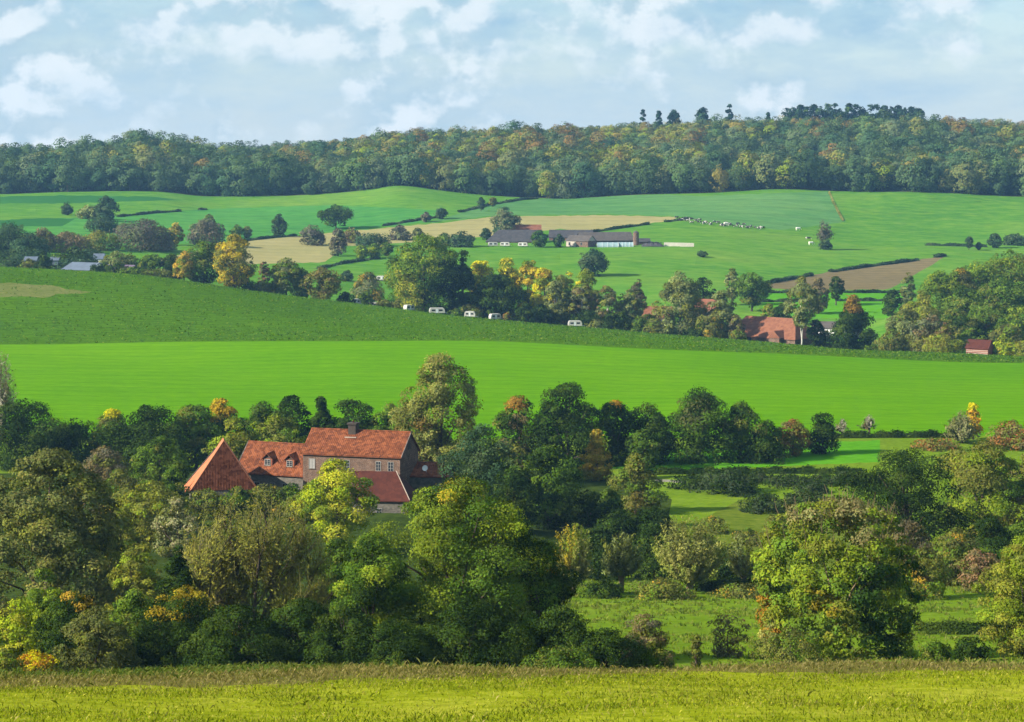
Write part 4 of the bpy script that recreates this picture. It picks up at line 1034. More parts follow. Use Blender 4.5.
for i, (nm, pal) in enumerate(FPAL):
    rng = np.random.default_rng(900 + i)
    H = rng.uniform(22, 26); W = H * rng.uniform(.82, 1.0)
    co, tc, ctr, rc = crown_mesh(H, W, .05, ['round', 'round', 'oval', 'dome', 'round'][i % 5], PAL[pal] if isinstance(pal, str) else pal, 2300, .75, rng, .30, (), 1, 1.15, .10, (0, 0), .08, .22, .9, .10)
    FM.append((nm, quad_mesh('crown', co, tc, M['leaf']), trunk_builder(H, W, ctr, rng, 4, .35, .6, 5).build('trunk', M['bark'])))
ZONE = lambda u, v=0: [.28, .14, .16, .09, .03, .18, .008, .010, .06, .1] if u < 320 else [.10, .10, .22, .18, .16, .12, .025, .05, .08, .05] if u < 700 else [.20, .14, .20, .10, .06, .18, .012, .02, .08, .06]
first = {}
for (u, d) in edge:
    k = int(rs.choice(len(FPAL), p=np.array(ZONE(u)) / sum(ZONE(u))))
    nm, me, tr = FM[k]
    rt = empty('forest_tree', at(u, d, -.2), rs.uniform(0, 6.28), '%s broadleaf tree in the front ranks of the hillside forest' % nm, 'tree', GF)
    s = rs.uniform(.68, 1.08); rt.scale = (s * rs.uniform(.9, 1.12), s * rs.uniform(.9, 1.12), s * rs.uniform(.9, 1.15))
    c = bpy.data.objects.new('crown', me); link(c, rt)
    if k not in first:
        first[k] = c; tr.parent = rt
    else:
        t2 = tr.copy(); link(t2, rt)
for k in range(len(FM)):                     # kinds the edge did not use are planted once, at its end
    if k not in first:
        nm, me, tr = FM[k]
        rt = empty('forest_tree', at(1112 + 9 * k, 1512, -.2), 0, '%s broadleaf tree in the front ranks of the hillside forest' % nm, 'tree', GF)
        c = bpy.data.objects.new('crown', me); link(c, rt); first[k] = c; tr.parent = rt

# everything deeper in: one mass that repeats the crowns of the edge trees
n = 5200
d = np.sqrt(rs.uniform(1526 ** 2, 2010 ** 2, n * 3)); u = rs.uniform(-190, 1215, n * 3); x = px(u, d)
cell = {}; keep = []
for i in range(len(d)):
    key = (int(x[i] // 11.5), int(d[i] // 11.5))
    if key in cell: continue
    cell[key] = 1; keep.append(i)
keep = keep[:n]
d, x, u = d[keep], x[keep], u[keep]
z = ground(x, d)
me = bpy.data.meshes.new('forest')
me.from_pydata(np.stack([x, d, z - .3], 1).tolist(), [], [])
pat = np.sin(x * .021 + 1.2 * np.sin(d * .017)) + np.sin(d * .03 + x * .011 + 2) * .8
kinds = np.zeros(len(d), int)
for i in range(len(d)):
    p = np.array(ZONE(u[i])) + .001
    if pat[i] > .6: p = p * np.array([.6, .7, .9, 1.5, 2.2, .7, 1.8, 2.0, 1.3, .8])
    if d[i] > 1700: p = p * np.array([.8, .8, .9, 1.2, 1.5, .8, 1.8, 1.8, 1.2, .8])
    if u[i] > 930 and d[i] > 1840: p = p * np.array([.5, .5, .6, 1, 1, .5, 10, 8, 1, .3])
    kinds[i] = rs.choice(10, p=p / p.sum())
def pattr(name, typ, vals, field='value'):
    a = me.attributes.new(name, typ, 'POINT'); a.data.foreach_set(field, np.asarray(vals).reshape(-1))
pattr('pick', 'INT', kinds.astype(np.int32))
rot = np.zeros((len(d), 3), np.float32); rot[:, 2] = rs.uniform(0, 6.28, len(d)); pattr('rot', 'FLOAT_VECTOR', rot, 'vector')
sc = (np.where(d > 1800, rs.uniform(.6, .84, len(d)), rs.uniform(.55, 1.05, len(d)))[:, None] * rs.uniform(.88, 1.12, (len(d), 3))).astype(np.float32); pattr('size', 'FLOAT_VECTOR', sc, 'vector')
fo_ = tag(link(bpy.data.objects.new('forest', me)), 'hazy autumn coloured forest massed over the long ridge', 'forest', None, 'stuff')
ng = bpy.data.node_groups.new('forest_canopy', 'GeometryNodeTree')
ng.interface.new_socket('Geometry', in_out='INPUT', socket_type='NodeSocketGeometry')
ng.interface.new_socket('Geometry', in_out='OUTPUT', socket_type='NodeSocketGeometry')
gi = ng.nodes.new('NodeGroupInput'); go = ng.nodes.new('NodeGroupOutput')
iop = ng.nodes.new('GeometryNodeInstanceOnPoints'); jn = ng.nodes.new('GeometryNodeJoinGeometry')
def named(nm, typ):
    a = ng.nodes.new('GeometryNodeInputNamedAttribute'); a.data_type = typ; a.inputs['Name'].default_value = nm
    return next(o for o in a.outputs if o.enabled)
infos = []
for k in range(len(FM)):
    oi = ng.nodes.new('GeometryNodeObjectInfo'); oi.transform_space = 'ORIGINAL'
    oi.inputs['Object'].default_value = first[k]; oi.inputs['As Instance'].default_value = True
    infos.append(oi)
for oi in reversed(infos): ng.links.new(oi.outputs['Geometry'], jn.inputs[0])
ng.links.new(gi.outputs[0], iop.inputs['Points']); ng.links.new(jn.outputs[0], iop.inputs['Instance'])
iop.inputs['Pick Instance'].default_value = True
ng.links.new(named('pick', 'INT'), iop.inputs['Instance Index'])
e2r = ng.nodes.new('FunctionNodeEulerToRotation'); ng.links.new(named('rot', 'FLOAT_VECTOR'), e2r.inputs[0])
ng.links.new(e2r.outputs[0], iop.inputs['Rotation']); ng.links.new(named('size', 'FLOAT_VECTOR'), iop.inputs['Scale'])
ng.links.new(iop.outputs[0], go.inputs[0])
fo_.modifiers.new('canopy', 'NODES').node_group = ng

# dark conifers breaking the skyline
G6 = 'conifers standing out on the skyline'
for lab, u, vt, w in (('tall dark lone fir on the skyline beside the conifer row', 729, 101, 9), ('slim spire of a fir alone on the skyline', 643, 109, 8), ('short dark fir first in the skyline row', 659, 109, 9),
                      ('flat topped dark pine in the skyline row', 674, 107, 16), ('broad dark pine last in the skyline row', 703, 107, 20), ('pointed fir between the lone fir and the plantation', 768, 111, 8)):
    plant('conifer_tree', lab, 'tree', u, vt, w, 1925, 'dome', [((0.012, 0.028, 0.012), 4), (BLU, 2)], .02, (), G6, rcf=.34, rough=.04, dens_=1.6, top=.85)
for i in range(20):
    u = 786 + i * 7.0
    vt = 106.5 - 3.0 * math.sin(math.pi * (i + .5) / 20) + rs.uniform(-1, 1.2)
    plant('plantation_conifer', 'dark conifer in the closed plantation row on top of the ridge', 'tree', u, vt, 17, 1940 + rs.uniform(-12, 12), 'dome', [((0.015, 0.032, 0.013), 4), (BLU, 2), (GRN, 1)], .02, (), 'dark conifer plantation on the ridge', rcf=.33)

# ------------------------------------------------------------------ buildings
def tile_mat(name, a, b, c, sc=2.2):
    m, nt, out = new_mat(name)
    v = coords(nt, (1, 1, 1))
    vo_ = N(nt, 'ShaderNodeTexVoronoi', Scale=sc); nt.links.new(v, vo_.inputs['Vector'])
    sep = N(nt, 'ShaderNodeSeparateColor'); nt.links.new(vo_.outputs['Color'], sep.inputs[0])
    c1 = ramp(nt, sep.outputs[0], [(0.1, a), (0.5, b), (0.9, c)])
    nz = noise(nt, v, .6, 5)
    c2 = ramp(nt, nz, [(0.35, [x * .72 for x in a]), (0.62, c)])
    bsdf(nt, out, mixc(nt, c1, c2, .3), .8, .12)
    return m
def masonry_mat(name, a, b, sc=3.0, mortar=(0.3, 0.27, 0.22)):
    m, nt, out = new_mat(name)
    v = coords(nt, (1, 1, 1), (R(90), 0, 0))
    br = N(nt, 'ShaderNodeTexBrick', Scale=sc); nt.links.new(v, br.inputs[0])
    br.inputs['Color1'].default_value = (*a, 1); br.inputs['Color2'].default_value = (*b, 1); br.inputs['Mortar'].default_value = (*mortar, 1); br.inputs['Mortar Size'].default_value = .012
    nz = noise(nt, coords(nt), 1.1, 5)
    g = ramp(nt, nz, [(0.3, (.6, .6, .6)), (0.7, (1.15, 1.12, 1.1))])
    bsdf(nt, out, mixc(nt, br.outputs[0], g, 1, 'MULTIPLY'), .9, .1)
    return m
def board_mat(name, a, b, axis=0, freq=2.6):
    m, nt, out = new_mat(name)
    s = [.02, .02, .02]; s[axis] = freq
    nz = noise(nt, coords(nt, tuple(s)), 1.6, 2)
    c = ramp(nt, nz, [(0.32, [x * .55 for x in a]), (0.48, a), (0.68, b)])
    bsdf(nt, out, c, .85, .1)
    return m
M['tile'] = tile_mat('terracotta_tile', (0.070, 0.021, 0.009), (0.13, 0.037, 0.014), (0.21, 0.068, 0.028), 2.4)
M['gable_tile'] = tile_mat('weathered_hung_tile', (0.11, 0.030, 0.012), (0.20, 0.06, 0.026), (0.31, 0.105, 0.05), 2.8)
M['tile_pale'] = tile_mat('pale_orange_tile', (0.30, 0.10, 0.042), (0.34, 0.12, 0.055), (0.38, 0.145, 0.07), 2.6)  # palest of the roof tile colours
M['tile_dark'] = tile_mat('dark_red_tile', (0.046, 0.013, 0.009), (0.058, 0.016, 0.011), (0.075, 0.022, 0.014))
M['tile_brick'] = tile_mat('faded_red_tile', (0.13, 0.050, 0.029), (0.16, 0.062, 0.036), (0.195, 0.082, 0.046), 1.2)
M['slate'] = tile_mat('grey_slate', (0.036, 0.036, 0.040), (0.046, 0.044, 0.048), (0.06, 0.056, 0.058), .8)
M['slate_brown'] = tile_mat('brown_sheet', (0.065, 0.055, 0.05), (0.078, 0.067, 0.06), (0.09, 0.078, 0.07), .8)
M['bluegrey'] = plain('bluegrey_sheet', (0.085, 0.105, 0.14), .5, .3, .15, .6)
M['mauve'] = plain('mauve_sheet', (0.105, 0.075, 0.11), .6, .2, .2, .6)
M['brick'] = masonry_mat('old_brick', (0.10, 0.055, 0.038), (0.14, 0.082, 0.058), 2.4)
M['stone'] = masonry_mat('grey_stone', (0.09, 0.085, 0.072), (0.15, 0.135, 0.112), 1.6, (0.12, 0.11, 0.095))
M['board'] = board_mat('red_board', (0.20, 0.06, 0.03), (0.34, 0.125, 0.068), 0, 4.2)
M['verge'] = plain('weathered_mortar', (0.27, 0.22, 0.18), .8, .2, .2)
M['frame'] = plain('weathered_frame', (0.23, 0.22, 0.20), .6, .3, .1)
M['white'] = plain('white_paint', (0.78, 0.77, 0.74), .5, .4, .05)
M['cream'] = plain('cream_render', (0.38, 0.33, 0.28), .8, .2, .1)
M['glass'] = plain('dark_glass', (0.018, 0.022, 0.028), .12, .5, .2)
M['curtain'] = plain('pale_curtain', (0.26, 0.25, 0.235), .7, .2, .1, 9)
M['shade'] = plain('dark_timber', (0.045, 0.035, 0.028), .8, .2, .2)
M['metal'] = plain('pale_metal', (0.55, 0.57, 0.58), .4, .5, .1)
M['rubber'] = plain('tyre_rubber', (0.02, 0.02, 0.02), .8, .2, .1)
M['film'] = plain('pale_green_film', (0.20, 0.28, 0.29), .35, .5, .12, .7)
M['concrete'] = plain('pale_concrete', (0.55, 0.50, 0.42), .85, .2, .12, .5)

def roof_slab(L, D, hr, z0, mat, parent, name='roof', over=.3, ribs=0.0, hip=(0, 0), asym=.5):
    """two pitches; pantile ribs run down the slope where ribs > 0; hip = run-in of the ridge at each end"""
    mb = MB(); th = .14
    yr = D * asym
    def z_at(y):
        return z0 + hr * (y / yr if y <= yr else (D - y) / (D - yr))
    step = ribs / 4 if ribs else L + 2 * over
    nx = max(1, int(round((L + 2 * over) / step)))
    for side in (0, 1):
        ye = -over if side == 0 else D + over
        ns = 10 if ribs else 1
        grid = []
        for j in range(ns + 1):
            f = j / ns; row = []
            y = ye + (yr - ye) * f
            zc = z_at(y)
            for i in range(nx + 1):
                x = -over + (L + 2 * over) * i / nx
                x = min(max(x, -over + (hip[0] + over) * f if hip[0] else -over), L + over - ((hip[1] + over) * f if hip[1] else 0))
                rz_ = (abs(math.sin(math.pi * i / 4)) * .055 - (.03 * (j % 2))) if ribs else 0
                row.append((x, y, zc + .02 + rz_))
            grid.append(row)
        for j in range(ns):
            for i in range(nx):
                q = [grid[j][i], grid[j][i + 1], grid[j + 1][i + 1], grid[j + 1][i]]
                mb.poly(q if side == 0 else q[::-1])
        a, b = grid[0][0], grid[0][-1]                          # underside and eave edge
        t0, t1 = grid[-1][0], grid[-1][-1]
        lo = [(p[0], p[1], p[2] - th) for p in (a, b, t1, t0)]
        mb.poly(lo[::-1] if side == 0 else lo)
        mb.poly([a, lo[0], lo[1], b])
        mb.poly([a, t0, lo[3], lo[0]]); mb.poly([b, lo[1], lo[2], t1])
    for e in (0, 1):                                            # hipped ends
        if hip[e]:
            xe = -over if e == 0 else L + over
            xr = hip[0] if e == 0 else L - hip[1]
            p = [(xe, -over, z_at(-over) + .02), (xe, D + over, z_at(D + over) + .02), (xr, yr, z0 + hr + .02)]
            mb.poly(p)
    if ribs: mb.tube([(hip[0] - over * .9 if not hip[0] else hip[0], yr, z0 + hr + .04), (L + over * .9 - hip[1], yr, z0 + hr + .04)], [.13, .13], 8)
    me_o = mb.build(name, mat, parent)
    return me_o

def house(kind, label, cat, p1, p2, D, hr, hw, wall, roof, group=None, ribs=0, hip=(0, 0), over=.3, asym=.5, gable=None):
    """eave corner p1 to eave corner p2 is the front; walls go hw below the eave"""
    p1 = Vector(p1); p2 = Vector(p2)
    L = math.hypot(p2.x - p1.x, p2.y - p1.y); rz = math.atan2(p2.y - p1.y, p2.x - p1.x)
    rt = empty(kind, (p1.x, p1.y, p1.z - hw), rz, label, cat, group)
    mb = MB(); g = .05
    mb.box(0, L, 0, D, 0, hw - g)
    mb.build('wall', wall, rt)
    for e in (0, 1):
        if hip[e]: continue
        x0, x1 = (0.0, .25) if e == 0 else (L - .25, L)
        m2 = MB()
        yr = D * asym
        n = len(m2.v)
        m2.v += [(x0, 0, hw - g), (x0, D, hw - g), (x0, yr, hw + hr - .14), (x1, 0, hw - g), (x1, D, hw - g), (x1, yr, hw + hr - .14)]
        m2.f += [(0, 1, 2), (5, 4, 3), (0, 2, 5, 3), (1, 4, 5, 2), (0, 3, 4, 1)]
        m2.build('gable', gable or wall, rt)
    roof_slab(L, D, hr, hw, roof, rt, 'roof', over, ribs, hip, asym)
    return rt, L, hw

def window(rt, x, z, w, h, y=0.0, bars=True, pane='glass', face=-1):
    fr = MB(); t = .07; y0, y1 = (y - .06, y + .05)
    fr.box(x, x + w, y0, y1, z, z + t); fr.box(x, x + w, y0, y1, z + h - t, z + h)
    fr.box(x, x + t, y0, y1, z + t, z + h - t); fr.box(x + w - t, x + w, y0, y1, z + t, z + h - t)
    if bars:
        fr.box(x + w / 2 - .03, x + w / 2 + .03, y0 + .01, y1, z + t, z + h - t)
        for k in (1, 2): fr.box(x + t, x + w / 2 - .03, y0 + .015, y1, z + h * k / 3 - .02, z + h * k / 3 + .02); fr.box(x + w / 2 + .03, x + w - t, y0 + .015, y1, z + h * k / 3 - .02, z + h * k / 3 + .02)
    f = fr.build('window', M['frame'], rt)
    pn = MB(); pn.box(x + t, x + w - t, y - .02, y + .04, z + t, z + h - t)
    pn.build('pane', M[pane], f)
    sl = MB(); sl.box(x - .08, x + w + .08, y - .12, y + .04, z - .1, z - .004)
    sl.build('sill', M['stone'], f)

# the old farm between the trees
GB = 'buildings of the old farm'
rt, L, hw = house('farmhouse', 'tallest brick farmhouse with long orange tiled roof and broad chimney', 'house', pt(303, 452, 342), pt(400, 456, 337.5), 8.0, 3.0, 7.4, M['brick'], M['tile'], GB, ribs=.3)
k = L / 97.0
for uu, wd, pane in ((309, 6.2, 'curtain'), (330, 5, 'glass'), (345, 5, 'glass'), (376, 5, 'glass'), (388, 5.6, 'glass')):
    window(rt, (uu - 303) * k, hw - 2.35, wd * k, 1.45, 0, True, pane)
for uu in (320, 352, 380): window(rt, (uu - 303) * k, 1.0, 1.0, 1.6, 0)
sm = MB(); sm.box(.05, L - .05, -.07, .02, hw - .42, hw - .2); sm.build('frieze', M['cream'], rt)
gw = MB(); gw.box(L - .02, L + .05, 3.5, 4.4, hw + .5, hw + 1.5); gw.build('hatch', M['shade'], rt)
vg = MB()
vg.tube([(L + .31, -.3, hw - .16), (L + .31, 4, hw + 3.03)], [.06, .06], 4); vg.build('verge', M['verge'], rt)
ch = MB(); ch.box(5.9, 7.1, 3.2, 4.6, hw + 1.5, hw + 3.9); ch.box(5.75, 7.25, 3.05, 4.75, hw + 3.9, hw + 4.15)
c_ = ch.build('chimney', M['shade'], rt, bevel=.03)
fl = MB(); fl.box(5.6, 7.4, 2.55, 3.15, hw + 2.02, hw + 2.16); fl.build('flashing', M['verge'], c_)
pt_ = MB(); pt_.tube([(6.5, 3.9, hw + 4.1), (6.5, 3.9, hw + 4.5)], [.18, .15], 8); pt_.build('chimney_pot', M['tile_dark'], c_)

rt, L, hw = house('cottage', 'lower farm cottage with two tiled dormers beside the farmhouse', 'house', pt(237, 470.5, 348), pt(303.5, 474, 343.6), 8.0, 3.9, 5.6, M['stone'], M['tile'], GB, ribs=.3)
vg = MB(); vg.tube([(-.31, -.3, hw - .16), (-.31, 4, hw + 3.93)], [.06, .06], 4); vg.build('verge', M['verge'], rt)
for xc in (L * .42, L * .75):
    dm = MB(); dm.box(xc - .75, xc + .75, .9, 2.6, hw + .75, hw + 1.95)
    dob = dm.build('dormer', M['board'], rt)
    rb = MB(); a = [(xc - 1.0, .65, hw + 1.86), (xc, .65, hw + 2.75), (xc, 3.0, hw + 2.95), (xc - 1.0, 2.4, hw + 2.0)]
    rb.poly(a); rb.poly([(2 * xc - p[0], p[1], p[2]) for p in a][::-1])
    rb.poly([(p[0], p[1], p[2] - .12) for p in a][::-1]); rb.poly([(2 * xc - p[0], p[1], p[2] - .12) for p in a])
    rb.poly([a[0], (a[0][0], a[0][1], a[0][2] - .12), (a[1][0], a[1][1], a[1][2] - .12), a[1]]); b_ = [(2 * xc - p[0], p[1], p[2]) for p in a]
    rb.poly([b_[1], (b_[1][0], b_[1][1], b_[1][2] - .12), (b_[0][0], b_[0][1], b_[0][2] - .12), b_[0]])
    rb.build('dormer_roof', M['tile'], dob)
    gb = MB(); gb.poly([(xc - .75, .9, hw + 1.95), (xc + .75, .9, hw + 1.95), (xc, .9, hw + 2.65)]); gb.build('dormer_gable', M['shade'], dob)
    window(dob, xc - .5, hw + .95, 1.0, .9, .88, True)
for xx in (3.0, 5.6, 7.8): window(rt, xx, 2.6, .9, 1.5, 0)

# barn with the boarded gable towards the meadow
p1 = pt(190.5, 491, 335.2); pr = pt(257, 491, 336.7)
L_ = (pr - p1).length; hr_ = 7.15
rt = empty('barn', (p1.x, p1.y, p1.z - 4.2), math.atan2(pr.y - p1.y, pr.x - p1.x), 'steep barn with a red ribbed gable front and a pale orange roof side', 'barn', GB)
w_ = MB(); w_.box(0, L_, 0, 9, 0, 4.15); w_.build('wall', M['stone'], rt)
g_ = MB(); g_.prism([(0, 4.2), (L_, 4.2), (L_ / 2, 4.2 + hr_)], 0, .2); g_.build('gable', M['gable_tile'], rt)
st = MB()
for i in range(24):
    x = L_ * (i + .5) / 24; top = 4.2 + hr_ * (1 - abs(2 * x / L_ - 1)) - .1
    if top > 4.5: st.box(x - .075, x + .075, -.10, -.002, 4.25, top)
st.build('tile_rib', M['gable_tile'], rt)['kind'] = 'stuff'
for (y0, y1, dz, dx, nm) in ((-.12, 3.2, 0, 0, 'roof'), (3.25, 9.4, -1.9, -.45, 'rear_roof')):
    r_ = MB()
    for s in (-1, 1):
        xe = L_ / 2 + s * (L_ / 2 + .3) + dx; ze = 4.2 - .35 + (dz if s > 0 else dz * .1); xr = L_ / 2 + dx; zr = 4.2 + hr_ + .15 + dz
        q = [(xe, y0, ze), (xr, y0, zr), (xr, y1, zr), (xe, y1, ze)]
        t_ = [(a_, b_, c2_ - .16) for a_, b_, c2_ in q]
        r_.poly(q); r_.poly(t_[::-1])
        for i in range(4): r_.poly([q[i], t_[i], t_[(i + 1) % 4], q[(i + 1) % 4]])
    r_.build(nm, M['tile_pale'], rt)
g_ = MB(); g_.prism([(-.6, 4.1), (L_ - .9, 4.1), (L_ / 2 - .75, 4.2 + hr_ - 1.9)], 8.9, 9.1); g_.build('rear_gable', M['stone'], rt)

rt, L, hw = house('outbuilding', 'front wing with a plain dark red roof and stone wall below the farmhouse', 'outbuilding', pt(352, 498, 331), pt(408, 498, 330), 7.0, 3.4, 4.4, M['stone'], M['tile_dark'], GB, hip=(0, 2.3))
hp = MB(); hp.tube([(L + .3, -.3, hw - .1), (L - 2.3, 3.5, hw + 3.48)], [.07, .07], 5); hp.build('hip_ridge', M['verge'], rt)
window(rt, 3.5, 1.8, .9, 1.2, 0)
rt, L, hw = house('shed', 'low shed with mottled orange tiles at the gable end of the farmhouse', 'shed', pt(399, 475, 342), pt(447, 474, 341), 6.0, 1.5, 4.0, M['stone'], M['tile'], GB, ribs=.3)
ds = MB()
for i in range(9):
    a0 = i / 8 * math.pi / 2
# satellite dish on the shed roof
pr = [(0.02 + .10 * (r / 3) ** 2, .42 * r / 3) for r in range(4)]
ring = []
for (dy, rr) in pr:
    ring.append([(L * .55 + rr * math.cos(t_), -.1 - .1 + dy * -1 + rr * .35 * math.sin(t_), hw + 1.15 + rr * math.sin(t_)) for t_ in np.linspace(0, 2 * math.pi, 13)[:-1]])
for i in range(3):
    for j in range(12): ds.poly([ring[i][j], ring[i][(j + 1) % 12], ring[i + 1][(j + 1) % 12], ring[i + 1][j]])
dso = ds.build('satellite_dish', M['white'], rt)
ar = MB(); ar.tube([(L * .55, .9, hw + .25), (L * .55, .3, hw + .9), (L * .55, -.15, hw + 1.1)], [.035] * 3, 5); ar.build('bracket', M['metal'], dso)

# the far farm
FS = 40
GD = 'buildings of the far farm'
def fh(kind, lab, cat, u1, v1, u2, v2, d1, d2, D, hr, hw, wall, roof, group=GD, **k):
    return house(kind, lab, cat, pt(u1, v1, d1 + FS), pt(u2, v2, d2 + FS), D, hr, hw, M[wall], M[roof], group, **k)
rt, L, hw = fh('barn', 'slate roofed great barn at the tree end of the far farm', 'barn', 486, 241, 541, 241, 1158, 1156, 14, 5.6, 3.6, 'brick', 'slate', hip=(6, 0))
for xx in (7, 13, 19): window(rt, xx, 1.2, 1.6, 1.6, 0, False)
fh('barn', 'red roofed barn behind the slate barn of the far farm', 'barn', 510, 231, 541, 231, 1182, 1182, 11, 3.2, 6, 'brick', 'tile_brick')
rt, L, hw = fh('barn', 'long dark roofed barn in the middle of the far farm', 'barn', 549, 237, 592, 237, 1170, 1168, 11, 3.6, 6, 'brick', 'slate')
for xx in (5, 14): window(rt, xx, 2.2, 1.5, 1.5, 0, False)
rt = fh('farmhouse', 'far farmhouse with a white gable wall between the barns', 'house', 566, 240.5, 588, 240.5, 1140, 1134, 9, 2.6, 3.6, 'brick', 'slate_brown', gable=M['cream'])[0]
wf = MB(); wf.box(.2, 5.6, -.12, -.01, .1, 3.4); wf.build('render_panel', M['cream'], rt)
window(rt, 1.5, 1.4, 1.1, 1.4, -.12, False); window(rt, 8.2, 1.4, 1.1, 1.4, 0, False)
rt = fh('cattle_shed', 'long brown sheeted cattle shed of the far farm', 'shed', 582, 240.5, 634, 240, 1150, 1156, 14, 4.0, 3.6, 'shade', 'slate_brown')[0]
o = at(636, 1186)
rt = empty('silo', o, 0, 'slim brown brick silo tower beside the cattle shed', 'silo', GD)
s_ = MB(); s_.tube([(0, 0, -.5), (0, 0, 6.3), (0, 0, 6.5)], [1.5, 1.5, 1.3], 14); s_.build('drum', M['brick'], rt, smooth=False)
s_ = MB(); s_.tube([(0, 0, 6.45), (0, 0, 7.4)], [1.65, .3], 14); s_.build('cap', M['slate_brown'], rt)
fh('lean_to', 'small dark lean-to behind the brick silo', 'shed', 639, 241.5, 650, 241.5, 1150, 1150, 6, 1.6, 3.2, 'shade', 'slate')
def tunnel(lab, u1, u2, d, r):
    a = at(u1, d); b = at(u2, d)
    L = b.x - a.x
    rt = empty('polytunnel', a, 0, lab, 'polytunnel', GD)
    mb = MB(); ks = 10
    arc = [(-r * math.cos(math.pi * i / ks), r * .95 * math.sin(math.pi * i / ks) - .2) for i in range(ks + 1)]
    n = 8
    for j in range(n):
        for i in range(ks):
            sag0 = 1 - .03 * (j % 2); sag1 = 1 - .03 * ((j + 1) % 2)
            mb.poly([(L * j / n, arc[i][0] * sag0, arc[i][1] * sag0), (L * (j + 1) / n, arc[i][0] * sag1, arc[i][1] * sag1), (L * (j + 1) / n, arc[i + 1][0] * sag1, arc[i + 1][1] * sag1), (L * j / n, arc[i + 1][0] * sag0, arc[i + 1][1] * sag0)])
    mb.poly([(0, p[0], p[1]) for p in arc]); mb.poly([(L, p[0], p[1]) for p in arc][::-1])
    mb.build('cover', M['film'], rt)
    h_ = MB()
    for j in range(0, n + 1, 2): h_.tube([(L * j / n, p[0] * 1.01, p[1] * 1.01 + .02) for p in arc], [.07] * (ks + 1), 4)
    h_.build('hoop', M['metal'], rt)['kind'] = 'stuff'
tunnel('pale green film tunnel in front of the cattle shed, longer one', 597, 618, 1178, 2.7)
tunnel('pale green film tunnel in front of the cattle shed, next to the silo', 618.8, 633, 1179, 2.6)
def mound(lab, u1, u2, vt, d):
    p = at((u1 + u2) / 2, d); W = px(u2, d) - px(u1, d); H = (VH - vt) * d / F - p.z
    mb = MB(); nx, ny = 16, 6; g = []
    for j in range(ny + 1):
        row = []
        for i in range(nx + 1):
            fx = i / nx * 2 - 1; fy = j / ny * 2 - 1
            h = max(0, (1 - abs(fx) ** 3)) * max(0, 1 - fy ** 2) * H * (1 + .12 * math.sin(i * 1.9))
            row.append((fx * W / 2, fy * 4, h - .1))
        g.append(row)
    for j in range(ny):
        for i in range(nx): mb.poly([g[j][i], g[j][i + 1], g[j + 1][i + 1], g[j + 1][i]])
    rt = empty('silage_clamp', p, 0, lab, 'silage clamp')
    mb.build('sheet', M['slate'], rt, smooth=True)
    ty = MB()
    for i in range(7):
        x = -W * .35 + W * .7 * i / 6
        ty.tube([(x, -1.6, H * .78), (x, -1.6, H * .78 + .3)], [.55, .55], 10)
    ty.build('tyre', M['rubber'], rt)['kind'] = 'stuff'
mound('dark sheeted silage mound between the silo and the pale wall', 641, 664, 241.5, 1180)
p = at(664, 1180); W_ = px(694, 1180) - px(664, 1180)
w_ = MB(); w_.prism([(0, -.3), (W_, -.3), (W_, 1.5), (W_ * .3, 1.75), (0, 1.8)], -.25, .25)
o = w_.build('retaining_wall', M['concrete']); o.location = p
for j in range(5):
    pass
tag(o, 'long low pale concrete wall running into the pasture', 'wall')

# hamlet roofs
FS = 0
GE = 'houses of the hamlet'
rt, L, hw = fh('house', 'wide house with a hipped faded red roof behind the white stemmed birch', 'house', 726, 334, 795, 342, 812, 792, 16, 6.2, 2.6, 'brick', 'tile_brick', GE, hip=(3.0, 5.5), over=.5)
for xx in (2.5, 6.0, 10): window(rt, xx, .8, 1.2, 1.3, 0, False)
g_ = MB(); g_.prism([(L - 9.5, hw), (L - 4.5, hw), (L - 7, hw + 2.4)], -2.6, 3.0); gg = g_.build('porch_roof', M['tile_brick'], rt)
g_ = MB(); g_.box(L - 9, L - 5, -2.3, -.02, 0, hw - .05); g_.build('porch_wall', M['brick'], rt)
rt, L, hw = fh('house', 'small red roofed house hidden behind shrubs in the hamlet', 'house', 643, 316, 669, 317, 845, 842, 8, 3.4, 3, 'brick', 'tile_brick', GE)
window(rt, 2, .8, 1.1, 1.2, 0, False); window(rt, 6, .8, 1.1, 1.2, 0, False)
rt, L, hw = fh('house', 'red brick house half hidden behind the drooping birch', 'house', 694, 308, 715, 309, 850, 846, 8, 3.2, 4, 'brick', 'tile_brick', GE)
window(rt, 2, 1.4, 1.1, 1.3, 0, False); window(rt, 5, 1.4, 1.1, 1.3, 0, False)
rt, L, hw = fh('house', 'white walled house between the birch and the dark oak', 'house', 812, 327.5, 834, 328, 808, 806, 7, 2.0, 3.2, 'white', 'slate_brown', GE)
window(rt, 1.2, .9, 1.0, 1.2, 0, False); window(rt, 4.6, .9, 1.0, 1.2, 0, False)
rt, L, hw = fh('garage', 'white garage under the dark oak of the hamlet', 'garage', 846, 331, 862, 331, 790, 790, 5, 1.2, 2.6, 'white', 'slate', GE)
gd = MB(); gd.box(1.2, 3.8, -.06, -.01, .05, 2.1)
for i in range(1, 4): gd.box(1.25, 3.75, -.09, -.061, .5 * i, .5 * i + .06)
gd.build('garage_door', M['metal'], rt)
# slatted red shed
a = pt(966, 350, 736); b = pt(988, 351, 732)
rt, L, hw = house('slatted_shed', 'small pinkish red slatted shed in front of the knoll wood', 'shed', a + Vector((0, 0, .9)), b + Vector((0, 0, .9)), 5, 2.4, 3.2, M['board'], M['tile_dark'])
sl = MB()
for i in range(6): sl.box(.05, L - .05, -.1, -.02, .25 + i * .5, .42 + i * .5)
sl.build('slat', M['cream'], rt)['kind'] = 'stuff'
